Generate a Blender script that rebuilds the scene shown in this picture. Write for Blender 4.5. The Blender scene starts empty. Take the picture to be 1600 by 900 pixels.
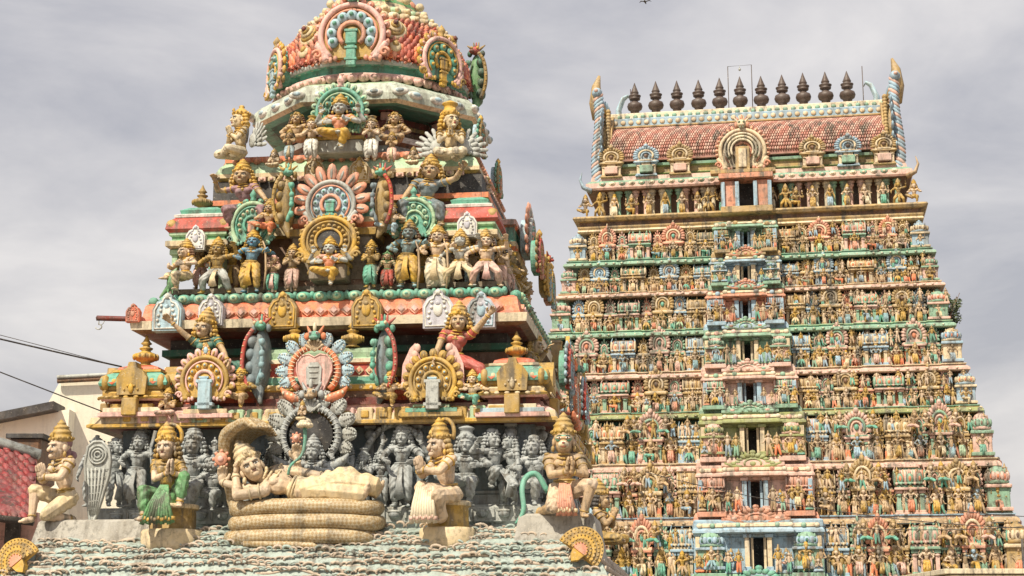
import bpy, math, random
import numpy as np
from mathutils import Vector, Matrix, Euler
R = math.radians
random.seed(7)
scene = bpy.context.scene
# ------------------------------------------------------------------ camera, sky, sun, exposure
F = 2537.0                      # focal length in photo pixels (photo 1600 x 900)
PITCH = math.atan(550.0 / F)
CZ = 10.0
cam_d = bpy.data.cameras.new('camera'); cam = bpy.data.objects.new('camera', cam_d)
scene.collection.objects.link(cam); scene.camera = cam
cam.location = (0, 0, CZ); cam.rotation_euler = (math.pi/2 + PITCH, 0, 0)
cam_d.sensor_width = 36; cam_d.lens = 36*F/1600; cam_d.clip_end = 20000; cam_d.clip_start = .1
SUN_EL, SUN_AZ = R(50), R(-31)   # azimuth from the -Y axis (camera side), negative = from the left
sun_dir = Vector((math.sin(SUN_AZ)*math.cos(SUN_EL), -math.cos(SUN_AZ)*math.cos(SUN_EL), math.sin(SUN_EL)))
sd = bpy.data.lights.new('sun', 'SUN'); sd.energy = 5.0; sd.angle = R(.6); sd.color = (1, .895, .72)
so = bpy.data.objects.new('sun', sd); scene.collection.objects.link(so); so.location = (-20, -20, 60)
so.rotation_euler = (-sun_dir).to_track_quat('-Z', 'Y').to_euler()
W = bpy.data.worlds.new('World'); scene.world = W; W.use_nodes = True
nt = W.node_tree; N = nt.nodes; L = nt.links; N.clear()
def nn(t, **k):
    n = N.new(t)
    for a, b in k.items(): setattr(n, a, b)
    return n
sky = nn('ShaderNodeTexSky', sky_type='NISHITA'); sky.sun_disc = False; sky.sun_elevation = SUN_EL
sky.sun_rotation = math.atan2(sun_dir.x, sun_dir.y); sky.air_density = 1.6; sky.dust_density = 4
tc = nn('ShaderNodeTexCoord'); mp = nn('ShaderNodeMapping'); mp.inputs['Scale'].default_value = (2.6, 2.6, 6.4)
mp.inputs['Rotation'].default_value = (0, R(-16), 0); mp.inputs['Location'].default_value = (.35, 0, .62)
n1 = nn('ShaderNodeTexNoise'); n1.inputs['Scale'].default_value = 1.35; n1.inputs['Detail'].default_value = 9
n1.inputs['Roughness'].default_value = .55; n1.inputs['Distortion'].default_value = .35
r1 = nn('ShaderNodeValToRGB'); r1.color_ramp.elements[0].position = .38; r1.color_ramp.elements[1].position = .66
r1.color_ramp.elements[0].color = (3.8, 3.75, 4.1, 1); r1.color_ramp.elements[1].color = (6.9, 6.55, 6.4, 1)
mx = nn('ShaderNodeMixRGB'); mx.inputs[0].default_value = .86
bg = nn('ShaderNodeBackground'); bg.inputs[1].default_value = .115; wo = nn('ShaderNodeOutputWorld')
L.new(tc.outputs['Generated'], mp.inputs[0]); L.new(mp.outputs[0], n1.inputs['Vector']); L.new(n1.outputs[0], r1.inputs[0])
L.new(sky.outputs[0], mx.inputs[1]); L.new(r1.outputs[0], mx.inputs[2]); L.new(mx.outputs[0], bg.inputs[0]); L.new(bg.outputs[0], wo.inputs[0])
vs = scene.view_settings; vs.view_transform = 'Standard'; vs.look = 'None'; vs.gamma = 1; vs.use_curve_mapping = False; vs.exposure = .18
scene.cycles.max_bounces = 5; scene.cycles.diffuse_bounces = 3

# ------------------------------------------------------------------ frames: turning a photo point at a known distance into metres
CP = Vector((0, 0, CZ)); CM = Euler((math.pi/2 + PITCH, 0, 0)).to_matrix()
def ray(px, py): return CM @ Vector(((px-800)/F, (450-py)/F, -1.0))
class Frame:
    def __init__(s, px, py, Y, deg):
        d = ray(px, py); t = Y/d.y; p = CP + d*t
        s.o = Vector((p.x, p.y, 0)); s.a = R(deg); s.n = Vector((-math.sin(s.a), math.cos(s.a), 0)); s.x = Vector((math.cos(s.a), math.sin(s.a), 0))
    def pix(s, px, py, ly):
        d = ray(px, py); t = (ly - (CP - s.o).dot(s.n))/d.dot(s.n); p = CP + d*t
        return (p - s.o).dot(s.x), p.z, t/F     # local x, z, metres per photo pixel
    def world(s, x, y, z): return s.o + s.x*x + s.n*y + Vector((0, 0, z))
NF = Frame(493, 750, 20.0, -7.0)
FF = Frame(1183, 860, 70.0, -10.0)
OF = Frame(800, 800, 0.0, 0.0)
# ------------------------------------------------------------------ materials
MATS = {}
PAL = dict(orange=(.72,.13,.045), orange2=(.80,.24,.10), teal=(.13,.40,.29), dteal=(.03,.16,.11), lgreen=(.40,.58,.36), green=(.13,.33,.13),
 cream=(.68,.54,.32), pcream=(.74,.64,.45), skin=(.66,.49,.33), tan=(.50,.34,.18), pink=(.78,.46,.40), salmon=(.74,.32,.20), ochre=(.46,.29,.06),
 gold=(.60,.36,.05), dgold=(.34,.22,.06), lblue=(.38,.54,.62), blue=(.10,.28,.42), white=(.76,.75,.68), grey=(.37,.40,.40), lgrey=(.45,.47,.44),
 bgrey=(.17,.22,.24), maroon=(.17,.03,.02), red=(.46,.06,.035), brown=(.20,.10,.05), black=(.012,.011,.012), dark=(.03,.025,.025), rock=(.40,.38,.33),
 olive=(.30,.33,.12), tred=(.50,.07,.05), bronze=(.085,.055,.042), stucco=(.92,.86,.70), wave=(.34,.42,.38), wavetip=(.52,.42,.32), rfs=(.50,.22,.165), rtile=(.30,.03,.03), rtile2=(.20,.02,.02), snk=(.50,.41,.26), eav=(.50,.56,.46), fig=(.66,.50,.33), dome=(.46,.09,.05), rfl=(.64,.40,.31), lav=(.50,.50,.56),
 bluegr=(.22,.38,.42), purple=(.30,.16,.18), fpink=(.70,.44,.35), fgreen=(.24,.42,.29), fsal=(.64,.28,.17), foch=(.46,.31,.12), fblue=(.32,.47,.58), fcream=(.70,.56,.36),
 leaf=(.10,.16,.06), leafdk=(.16,.20,.11), lip=(.45,.08,.06), eyew=(.8,.8,.76), mud=(.24,.19,.13), asph=(.06,.06,.06))
def mat(name, rough=.62, wear=1.0, scale=1.0, bump=.35):
    key = (name, wear, scale)
    if key in MATS: return MATS[key]
    m = bpy.data.materials.new(name + '_paint'); m.use_nodes = True; t = m.node_tree; n = t.nodes; l = t.links
    b = n['Principled BSDF']; b.inputs['Roughness'].default_value = rough
    c = PAL[name]; lum = sum(c)/3
    geo = n.new('ShaderNodeNewGeometry')
    def noise(sc, det, vec=None, ro=.6):
        q = n.new('ShaderNodeTexNoise'); q.inputs['Scale'].default_value = sc; q.inputs['Detail'].default_value = det; q.inputs['Roughness'].default_value = ro
        l.new(vec or geo.outputs['Position'], q.inputs['Vector']); return q
    def ramp(q, a, bb):
        r = n.new('ShaderNodeMapRange'); r.inputs[1].default_value = a; r.inputs[2].default_value = bb; l.new(q.outputs[0], r.inputs[0]); return r
    def mix(f, fs, A, B):
        x = n.new('ShaderNodeMixRGB')
        k = n.new('ShaderNodeMath'); k.operation = 'MULTIPLY'; l.new(f.outputs[0], k.inputs[0]); k.inputs[1].default_value = fs; l.new(k.outputs[0], x.inputs[0])
        if isinstance(A, tuple): x.inputs[1].default_value = (*A, 1)
        else: l.new(A.outputs[0], x.inputs[1])
        x.inputs[2].default_value = (*B, 1); return x
    fade = tuple(min(.85, v*.72 + .10 + lum*.12) for v in c)
    slow = n.new('ShaderNodeMapRange'); slow.inputs[1].default_value = .36; slow.inputs[2].default_value = .62; slow.inputs[3].default_value = .25; slow.inputs[4].default_value = 1.25; l.new(noise(1.5*scale, 3).outputs[0], slow.inputs[0])
    def slowed(r):
        k = n.new('ShaderNodeMath'); k.operation = 'MULTIPLY'; k.use_clamp = True; l.new(r.outputs[0], k.inputs[0]); l.new(slow.outputs[0], k.inputs[1]); return k
    x = mix(ramp(noise(5*scale, 5), .42, .66), .75*wear, c, fade)                                 # sun-faded patches
    x = mix(slowed(ramp(noise(17*scale, 6, ro=.7), .50, .64)), .85*wear, x, tuple(v*.42+.012 for v in c))      # grime blotches
    mp = n.new('ShaderNodeMapping'); mp.inputs['Scale'].default_value = (9*scale, 9*scale, 1.3*scale); l.new(geo.outputs['Position'], mp.inputs[0])
    x = mix(slowed(ramp(noise(1, 6, mp.outputs[0], .65), .50, .64)), .85*wear, x, (lum*.30+.02, lum*.27+.018, lum*.22+.014))  # rain streaks
    mp2 = n.new('ShaderNodeMapping'); mp2.inputs['Scale'].default_value = (4*scale, 4*scale, .9*scale); mp2.inputs['Location'].default_value = (3,1,7); l.new(geo.outputs['Position'], mp2.inputs[0])
    x = mix(ramp(noise(1, 7, mp2.outputs[0], .7), .50, .74), .62*wear, x, (.10+lum*.08, .078+lum*.06, .05+lum*.04))     # broad brown soot stains
    x = mix(ramp(noise(38*scale, 3), .64, .69), .5*wear, x, (.58, .52, .42))                        # chips showing plaster
    l.new(x.outputs[0], b.inputs['Base Color'])
    bp = n.new('ShaderNodeBump'); bp.inputs['Strength'].default_value = bump; bp.inputs['Distance'].default_value = .012/scale
    l.new(noise(55*scale, 5).outputs[0], bp.inputs['Height']); l.new(bp.outputs[0], b.inputs['Normal'])
    MATS[key] = m; return m
def M(names, far=False):
    return [mat(k, scale=.35, wear=.8) if far else mat(k) for k in names]

# ------------------------------------------------------------------ mesh builder
def _sphere(seg, rings):
    v = [(0,0,1)]
    for i in range(1, rings):
        a = math.pi*i/rings
        for j in range(seg): b = 2*math.pi*j/seg; v.append((math.sin(a)*math.cos(b), math.sin(a)*math.sin(b), math.cos(a)))
    v.append((0,0,-1)); f = []
    for j in range(seg): f.append((0, 1+j, 1+(j+1)%seg))
    for i in range(rings-2):
        for j in range(seg):
            a = 1+i*seg+j; b = 1+i*seg+(j+1)%seg; f.append((a, a+seg, b+seg, b))
    k = len(v)-1; o = 1+(rings-2)*seg
    for j in range(seg): f.append((o+j, k, o+(j+1)%seg))
    return np.array(v), f
SPH = {k: _sphere(*k) for k in ((12,8),(8,5),(16,12),(6,4))}
def basis(z, up=(0,0,1)):
    z = np.array(z, float); n = np.linalg.norm(z); z = z/n if n > 1e-9 else np.array((0,0,1.))
    u = np.array(up, float)
    if abs(np.dot(u, z)) > .98: u = np.array((0,1.,0)) if abs(z[1]) < .9 else np.array((1.,0,0))
    x = np.cross(u, z); x /= np.linalg.norm(x); y = np.cross(z, x); return np.stack([x, y, z], 1)
class MB:
    def __init__(s): s.V = []; s.F = []; s.m = []; s.s = []; s.n = 0
    def add(s, v, f, mi=0, sm=True):
        v = np.asarray(v, float); s.V.append(v); k = s.n
        for q in f: s.F.append(tuple(i+k for i in q))
        s.m += [mi]*len(f); s.s += [sm]*len(f); s.n += len(v)
    def join(s, o, T=None):
        v = np.concatenate(o.V)
        if T is not None: T = np.array(T); v = v @ T[:3,:3].T + T[:3,3]
        k = s.n; s.V.append(v); s.F += [tuple(i+k for i in q) for q in o.F]; s.m += o.m; s.s += o.s; s.n += len(v)
    def box(s, c, d, mi=0, rz=0, taper=1.0, b=None):
        x, y, z = d[0]/2, d[1]/2, d[2]/2; b = min(x, y, z)*.18 if b is None else b
        v = []; 
        for zz, ins, tp in ((-z, b, 1), (-z+b, 0, 1), (z-b, 0, taper), (z, b, taper)):
            X, Y = (x)*tp-ins, (y)*tp-ins; q = b*.7
            v += [(-X+q,-Y,zz),(X-q,-Y,zz),(X,-Y+q,zz),(X,Y-q,zz),(X-q,Y,zz),(-X+q,Y,zz),(-X,Y-q,zz),(-X,-Y+q,zz)]
        v = np.array(v); f = [tuple(range(7,-1,-1)), tuple(range(24,32))]
        for i in range(3):
            for j in range(8): a = i*8+j; e = i*8+(j+1)%8; f.append((a, e, e+8, a+8))
        if rz: cc, ss = math.cos(rz), math.sin(rz); v = v @ np.array(((cc,ss,0),(-ss,cc,0),(0,0,1)))
        s.add(v + np.array(c), f, mi, False)
    def ell(s, c, r, mi=0, rot=None, q=(12,8)):
        v, f = SPH[q]; v = v*np.array(r)
        if rot is not None: v = v @ np.array(rot).T
        s.add(v + np.array(c), f, mi)
    def tube(s, P, rad, mi=0, seg=8, closed=False, flat=1.0, up=(0,0,1), cap=True):
        P = np.array(P, float); n = len(P)
        rad = np.full(n, rad, float) if np.isscalar(rad) else np.array(rad, float)
        T = np.zeros_like(P)
        for i in range(n):
            a = P[(i-1) % n] if closed else P[max(i-1,0)]; b = P[(i+1) % n] if closed else P[min(i+1,n-1)]
            T[i] = b-a
        B = basis(T[0], up); x = B[:,0]; out = []
        for i in range(n):
            t = T[i]/max(np.linalg.norm(T[i]),1e-9); x = x - t*np.dot(x,t); x /= max(np.linalg.norm(x),1e-9); y = np.cross(t, x)
            for j in range(seg): a = 2*math.pi*j/seg; out.append(P[i] + rad[i]*(x*math.cos(a) + y*math.sin(a)*flat))
        f = []
        for i in range(n if closed else n-1):
            for j in range(seg):
                a = i*seg+j; b = i*seg+(j+1)%seg; c = ((i+1)%n)*seg+(j+1)%seg; d = ((i+1)%n)*seg+j; f.append((a,b,c,d))
        if not closed and cap: f.append(tuple(range(seg-1,-1,-1))); f.append(tuple((n-1)*seg+j for j in range(seg)))
        s.add(out, f, mi)
    def cap(s, a, b, ra, rb, mi=0, q=8):   # round cone
        a = np.array(a, float); b = np.array(b, float); B = basis(b-a); h = np.linalg.norm(b-a); out = [a - B[:,2]*ra]; f = []
        prof = [(.7*ra, -.7*ra), (ra, 0), (rb, h), (.7*rb, h+.7*rb)]
        for r_, z_ in prof:
            for j in range(q): t = 2*math.pi*j/q; out.append(a + B[:,0]*r_*math.cos(t) + B[:,1]*r_*math.sin(t) + B[:,2]*z_)
        out.append(b + B[:,2]*rb); n = len(out)-1
        for j in range(q):
            f.append((0, 1+(j+1)%q, 1+j)); f.append((n, 1+3*q+j, 1+3*q+(j+1)%q))
            for i in range(3): f.append((1+i*q+j, 1+i*q+(j+1)%q, 1+(i+1)*q+(j+1)%q, 1+(i+1)*q+j))
        s.add(out, f, mi)
    def lathe(s, prof, c=(0,0,0), mi=0, seg=16, axis=None, squash=(1,1), sm=True, mis=None):
        v = []; f = []
        for r_, z_ in prof:
            for j in range(seg): t = 2*math.pi*(j+.5)/seg; v.append((r_*math.cos(t)*squash[0], r_*math.sin(t)*squash[1], z_))
        v = np.array(v)
        if axis is not None: v = v @ basis(axis).T
        mm = []
        for i in range(len(prof)-1):
            for j in range(seg): f.append((i*seg+j, i*seg+(j+1)%seg, (i+1)*seg+(j+1)%seg, (i+1)*seg+j)); mm.append(mis[i] if mis else mi)
        f.append(tuple(range(seg-1,-1,-1))); f.append(tuple((len(prof)-1)*seg+j for j in range(seg))); mm += [mm[0], mm[-1]]
        s.add(v + np.array(c), f, mi, sm); s.m[-len(f):] = mm
    def prism(s, pts, y0, y1, mi=0, T=None, sm=False):  # outline in xz, from depth y0 (front) to y1
        n = len(pts); ar = sum(pts[i][0]*pts[(i+1)%n][1]-pts[(i+1)%n][0]*pts[i][1] for i in range(n))
        if ar < 0: pts = pts[::-1]
        v = [(x, y0, z) for x, z in pts] + [(x, y1, z) for x, z in pts]
        f = [tuple(range(n)), tuple(range(2*n-1, n-1, -1))] + [((i+1)%n, i, i+n, (i+1)%n+n) for i in range(n)]
        v = np.array(v, float)
        if T is not None: T = np.array(T); v = v @ T[:3,:3].T + T[:3,3]
        s.add(v, f, mi, sm)
    def mould(s, poly, prof, mis=0, cap=True):  # poly: ccw footprint, prof: (offset outward, z)
        n = len(poly); P = np.array(poly, float); off = []
        for i in range(n):
            a, b, c = P[i-1], P[i], P[(i+1)%n]; d1 = (b-a)/np.linalg.norm(b-a); d2 = (c-b)/np.linalg.norm(c-b)
            n1 = np.array((d1[1], -d1[0])); n2 = np.array((d2[1], -d2[0])); m = n1+n2; off.append(m/(1+np.dot(n1,n2)))
        off = np.array(off); v = []; f = []; mm = []
        for o, z in prof:
            q = P + off*o; v += [(x, y, z) for x, y in q]
        for i in range(len(prof)-1):
            for j in range(n): f.append((i*n+j, i*n+(j+1)%n, (i+1)*n+(j+1)%n, (i+1)*n+j)); mm.append(mis[i] if isinstance(mis, (list,tuple)) else mis)
        if prof[0][1] > prof[-1][1]: f = [q[::-1] for q in f]; caps = (tuple(range(n)), tuple((len(prof)-1)*n+j for j in range(n-1,-1,-1)))
        else: caps = (tuple(range(n-1,-1,-1)), tuple((len(prof)-1)*n+j for j in range(n)))
        if cap: f += list(caps); mm += [mm[0], mm[-1]]
        s.add(v, f, 0, False); s.m[-len(f):] = mm
    def mesh(s, name):
        me = bpy.data.meshes.new(name); V = np.concatenate(s.V)
        me.from_pydata(V.tolist(), [], s.F)
        me.polygons.foreach_set('material_index', s.m); me.polygons.foreach_set('use_smooth', s.s); me.update(); return me
    def build(s, name, mats, parent=None, frame=None, loc=None):
        o = bpy.data.objects.new(name, s.mesh(name))
        for m_ in mats: o.data.materials.append(m_)
        scene.collection.objects.link(o)
        if parent is not None: o.parent = parent
        if loc is not None: o.location = loc
        return o
def rect(x0, x1, y0, y1): return [(x0,y0),(x1,y0),(x1,y1),(x0,y1)]
def empty(name, loc, rz=0):
    o = bpy.data.objects.new(name, None); o.location = loc; o.rotation_euler = (0,0,rz); o.empty_display_size = .2; scene.collection.objects.link(o); return o
def tag(o, label=None, cat=None, group=None, kind=None):
    if label: o['label'] = label
    if cat: o['category'] = cat
    if group: o['group'] = group
    if kind: o['kind'] = kind
    return o
tmp = bpy.data.scenes.new('tmp')
def sm(P_, k=5):   # Catmull-Rom through the points
    P_ = [np.array(p, float) for p in P_]; P_ = [2*P_[0]-P_[1]] + P_ + [2*P_[-1]-P_[-2]]; out = []
    for i in range(1, len(P_)-2):
        a, b, c, d = P_[i-1:i+3]
        for j in range(k): t = j/k; out.append(.5*((2*b)+(c-a)*t+(2*a-5*b+4*c-d)*t*t+(3*b-a-3*c+d)*t**3))
    return out + [P_[-2]]
def smr(r_, k=5): return list(np.interp(np.arange((len(r_)-1)*k+1)/k, range(len(r_)), r_))
def remesh(mb, voxel, smooth=2, fold=None):
    """closed overlapping solids -> one continuous skin"""
    me = mb.mesh('t'); o = bpy.data.objects.new('t', me); tmp.collection.objects.link(o)
    r_ = o.modifiers.new('r', 'REMESH'); r_.mode = 'VOXEL'; r_.voxel_size = voxel; r_.use_smooth_shade = True
    if smooth: q = o.modifiers.new('s', 'SMOOTH'); q.factor = .5; q.iterations = smooth
    vl = tmp.view_layers[0]; vl.update(); dg = vl.depsgraph
    out = bpy.data.meshes.new_from_object(o.evaluated_get(dg)); tmp.collection.objects.unlink(o); bpy.data.objects.remove(o); bpy.data.meshes.remove(me)
    if fold is not None:
        n = len(out.vertices); co = np.empty(n*3); no = np.empty(n*3); out.vertices.foreach_get('co', co); out.vertices.foreach_get('normal', no)
        co = co.reshape(-1,3); no = no.reshape(-1,3); co += no*fold(co)[:,None]; out.vertices.foreach_set('co', co.ravel()); out.update()
    out.polygons.foreach_set('use_smooth', [True]*len(out.polygons))
    return out
# ------------------------------------------------------------------ statues
V3 = lambda *a: np.array(a, float)
def ik(a, c, l1, l2, pole):
    a = np.array(a, float); c = np.array(c, float); d = c-a; n = np.linalg.norm(d); L_ = min(n, (l1+l2)*.999); u = d/max(n,1e-6)
    c = a + u*L_; x = (l1*l1 - l2*l2 + L_*L_)/(2*L_); h = math.sqrt(max(l1*l1-x*x, 0)); p = np.array(pole, float); p = p - u*np.dot(p,u)
    p /= max(np.linalg.norm(p),1e-6); return a + u*x + p*h, c
def P(**k): return k
# presets, unit = standing height; x to the viewer's right, -y towards the viewer, a = viewer's left side, b = viewer's right side
POSES = dict(
 stand = P(pel=(0,0,.50), neck=(0,0,.80), fa=(-.075,-.01,.03), fb=(.075,-.01,.03), ha=(-.20,-.08,.47), hb=(.20,-.08,.47)),
 sway = P(pel=(.03,0,.49), neck=(-.015,0,.79), fa=(-.07,-.02,.03), fb=(.08,0,.03), ha=(-.21,-.10,.56), hb=(.19,-.05,.44)),
 bow = P(pel=(-.02,0,.49), neck=(0,0,.79), fa=(-.08,-.01,.03), fb=(.08,-.03,.03), ha=(-.19,-.1,.60), hb=(.24,-.10,.70)),
 pray = P(pel=(0,0,.50), neck=(0,0,.80), fa=(-.06,-.01,.03), fb=(.06,-.01,.03), pray=(0,-.15,.71)),
 wide = P(pel=(0,0,.42), neck=(0,0,.72), fa=(-.19,-.02,.03), fb=(.19,-.02,.03), ha=(-.27,-.08,.50), hb=(.27,-.12,.82)),
 dance = P(pel=(.02,0,.45), neck=(-.02,0,.75), fa=(-.10,-.08,.24), fb=(.08,-.02,.03), ha=(-.28,-.08,.78), hb=(.27,-.08,.62)),
 four = P(pel=(0,0,.50), neck=(0,0,.80), fa=(-.07,-.01,.03), fb=(.07,-.01,.03), ha=(-.17,-.14,.58), hb=(.17,-.14,.58), ha2=(-.22,-.02,.82), hb2=(.22,-.02,.82)),
 sit = P(pel=(0,0,.30), neck=(0,0,.60), fa=(-.13,-.20,.24), fb=(.06,-.17,.03), ka=(-1,-.5,.2), kb=(.2,-1,.5), ha=(-.15,-.15,.44), hb=(.16,-.15,.44)),
 sitfour = P(pel=(0,0,.30), neck=(0,0,.60), fa=(.06,-.20,.25), fb=(.06,-.17,.03), ka=(-1,-.5,.1), kb=(.3,-1,.5), ha=(-.14,-.16,.42), hb=(.14,-.17,.46), ha2=(-.22,-.04,.63), hb2=(.22,-.04,.63)),
 lotus = P(pel=(0,0,.09), neck=(0,0,.39), fa=(.08,-.16,.05), fb=(-.08,-.18,.06), ka=(-1,-.5,0), kb=(1,-.5,0), ha=(-.18,-.12,.15), hb=(.18,-.12,.15)),
 lotuspray = P(pel=(0,0,.09), neck=(0,0,.39), fa=(.08,-.16,.05), fb=(-.08,-.18,.06), ka=(-1,-.5,0), kb=(1,-.5,0), pray=(0,-.14,.29)),
 lift = P(pel=(0,0,.42), neck=(0,0,.72), fa=(-.14,-.08,.03), fb=(.12,-.02,.03), ha=(-.20,-.06,.97), hb=(.20,-.06,.97)),
 climb = P(pel=(.02,0,.34), neck=(-.02,-.02,.64), fa=(-.10,-.10,.05), fb=(.22,-.16,.03), ka=(-.4,-1,.3), kb=(.8,-1,.5), ha=(-.24,-.12,.72), hb=(.20,-.12,.40)),
 climb2 = P(pel=(-.02,0,.34), neck=(.02,-.02,.64), fa=(-.20,-.14,.05), fb=(.16,-.16,.00), ka=(-.8,-1,.5), kb=(.5,-1,.3), ha=(-.20,-.12,.36), hb=(.26,-.12,.72)),
)
def mirror(p):
    q = {}
    for k, v in p.items():
        k2 = {'fa':'fb','fb':'fa','ha':'hb','hb':'ha','ha2':'hb2','hb2':'ha2','ka':'kb','kb':'ka','ea':'eb','eb':'ea'}.get(k, k)
        q[k2] = (-v[0], v[1], v[2]) if isinstance(v, tuple) and len(v) == 3 else v
    return q
def hand(mb, w, d, n, k=1.0, curl=.15, sgn=1, fingers=True):
    """palm and five fingers from wrist w along d, palm facing n"""
    d = np.array(d, float); d /= np.linalg.norm(d); n = np.array(n, float); n -= d*np.dot(n,d); n /= max(np.linalg.norm(n),1e-6); s_ = np.cross(d, n)*sgn
    B = np.stack([s_, n, d], 1)
    mb.ell(w + d*.028*k, (.026*k, .012*k, .033*k), rot=B, q=(8,5))
    if not fingers: mb.ell(w + d*.07*k, (.024*k,.011*k,.034*k), rot=B, q=(8,5)); return
    for i, (o, ln) in enumerate(((-.0225,.040),(-.0075,.050),(.0075,.046),(.0225,.034))):
        a = w + d*.052*k + s_*o*k; dd = d + s_*o*3.0; dd /= np.linalg.norm(dd)
        b = a + (dd + n*curl)*ln*.5*k; c = b + (dd + n*curl*3)*ln*.5*k
        mb.cap(a, b, .0078*k, .0072*k, q=6); mb.cap(b, c, .0072*k, .006*k, q=6)
    a = w + d*.014*k - s_*.020*k; b = a + (d*.6 - s_ *.8 + n*.3)*.026*k; c = b + (d*.9 - s_*.3 + n*.3)*.022*k
    mb.cap(a, b, .010*k, .0085*k, q=6); mb.cap(b, c, .0085*k, .0065*k, q=6)
CROWNS = dict(
 kirita = [(.066,0),(.074,.012),(.070,.028),(.076,.036),(.066,.05),(.060,.075),(.066,.085),(.056,.097),(.046,.12),(.052,.128),(.040,.14),(.024,.158),(.030,.166),(.018,.178),(.004,.20)],
 pot = [(.066,0),(.076,.012),(.070,.03),(.074,.04),(.060,.055),(.050,.07),(.050,.10),(.064,.115),(.066,.125),(.048,.135),(.02,.15),(.004,.155)],
 low = [(.068,0),(.074,.012),(.068,.03),(.054,.05),(.036,.066),(.020,.08),(.026,.092),(.018,.105),(.004,.11)],
 bun = [(.060,0),(.064,.012),(.052,.026),(.040,.04),(.046,.06),(.040,.078),(.02,.09),(.004,.094)])
def fig_meshes(p, hs=1.2, female=False, garment='dhoti', crown='kirita', voxel=.006, curls=True, face='man', detail=True, belly=0, head=None, hyaw=0, hpitch=0, hroll=0, fat=1.0, halo=False, jewel=True, thick=0, tunic=False, pedestal=None, extra=None):
    """-> dict part -> (MB or mesh, material key), all in unit height"""
    pel = V3(*p['pel']); neck = V3(*p['neck']); up = neck-pel; up /= np.linalg.norm(up)
    ty = R(p.get('tyaw', 0)); sx = V3(math.cos(ty), math.sin(ty), 0); sx = sx - up*np.dot(sx,up); sx /= np.linalg.norm(sx); fw = np.cross(up, sx)*-1.0
    if fw[1] > 0 and abs(p.get('tyaw',0)) < 90: fw = -fw
    fw = np.cross(sx, up)*-1.0 if np.dot(np.cross(sx, up), V3(math.sin(ty), -math.cos(ty), 0)) < 0 else np.cross(sx, up)
    py_ = R(p.get('pyaw', p.get('tyaw', 0))); px_ = V3(math.cos(py_), math.sin(py_), 0)
    if 'sx' in p:
        sx = V3(*p['sx']); sx -= up*np.dot(sx,up); sx /= np.linalg.norm(sx); fw = np.cross(sx, up); fw = fw if np.dot(fw, V3(*p['fw'])) > 0 else -fw
    TB = np.stack([sx, -fw, up], 1); b = MB(); c = MB(); j = MB()
    sw = .105 if female else .122
    sh = {'a': neck - sx*sw - up*.045, 'b': neck + sx*sw - up*.045}; hip = {'a': pel - px_*.058 - up*.02, 'b': pel + px_*.058 - up*.02}
    w = pel + up*.12; ch = neck - up*.105
    b.ell(pel, (.100 if female else .088, .068, .062), rot=TB); b.ell(w, (.062 if female else .072, .050+belly*.3, .07), rot=TB)
    b.ell(ch + fw*.004, (.096, .062, .078), rot=TB); b.cap(sh['a'] , sh['b'], .040, .040); b.cap(w, ch, .066, .080)
    if belly: b.ell(pel + up*.10 + fw*.035, (.085*fat, .06+belly*.35, .085), rot=TB)
    if female:
        for q in (-1, 1): b.ell(ch + sx*.043*q + fw*.055 + up*.005, (.036,.036,.036))
    else:
        for q in (-1, 1): b.ell(ch + sx*.042*q + fw*.044 + up*.02, (.042,.026,.032), rot=TB)
    hc = V3(*head) if head is not None else neck + up*(.022 + .055*hs) + fw*.012
    hb = Matrix.Rotation(R(hyaw)+ty*0, 3, 'Z') @ Matrix.Rotation(R(hroll), 3, 'Y') @ Matrix.Rotation(R(hpitch), 3, 'X'); HB = np.array(hb)
    H = lambda x, y, z: hc + HB @ (np.array((x,y,z))*hs)
    b.cap(neck - up*.03, H(0,.008,-.04), .036, .033*hs)
    E = lambda o, c_, r_, q=(8,5): o.ell(H(*c_), np.array(r_)*hs, rot=HB, q=q)
    E(b,(0,.006,.018),(.060,.068,.066),(12,8)); E(b,(0,-.018,-.022),(.046,.050,.056),(12,8))
    if face == 'monkey':
        E(b,(0,-.066,-.026),(.030,.034,.026)); E(b,(0,-.082,-.036),(.022,.024,.014)); E(b,(0,-.058,.012),(.048,.020,.010))
    elif face == 'lion':
        E(b,(0,-.062,-.022),(.034,.032,.028)); E(b,(0,-.085,-.008),(.014,.012,.010)); E(b,(0,-.05,-.05),(.026,.026,.012)); 
        for q in (-1,1): E(b,(.03*q,-.054,-.025),(.018,.02,.018))
    elif face == 'elephant':
        b.tube([H(0,-.06,-.01),H(.0,-.085,-.05),H(.01,-.075,-.10),H(.04,-.07,-.13)], [.026*hs,.02*hs,.015*hs,.012*hs])
        for q in (-1,1): E(b,(.075*q,-.005,0),(.034,.012,.045))
    else:
        b.cap(H(0,-.060,.012), H(0,-.081,-.016), .006*hs, .0105*hs); E(b,(0,-.066,-.018),(.015,.009,.007)); E(b,(0,-.062,-.056),(.017,.016,.014))
        E(b,(0,-.066,-.0355),(.018,.008,.0055)); E(b,(0,-.055,.022),(.042,.014,.008))
        for q in (-1,1): E(b,(.028*q,-.052,-.016),(.018,.016,.018))
    for q in (-1,1): E(b,(.060*q,.004,-.008),(.009,.016,.024))
    A1, A2, T1, T2 = .165*p.get('arm',1), .145*p.get('arm',1), .235, .235
    af = 1.0 if not female else .86
    wr = {}; els = {}
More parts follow.
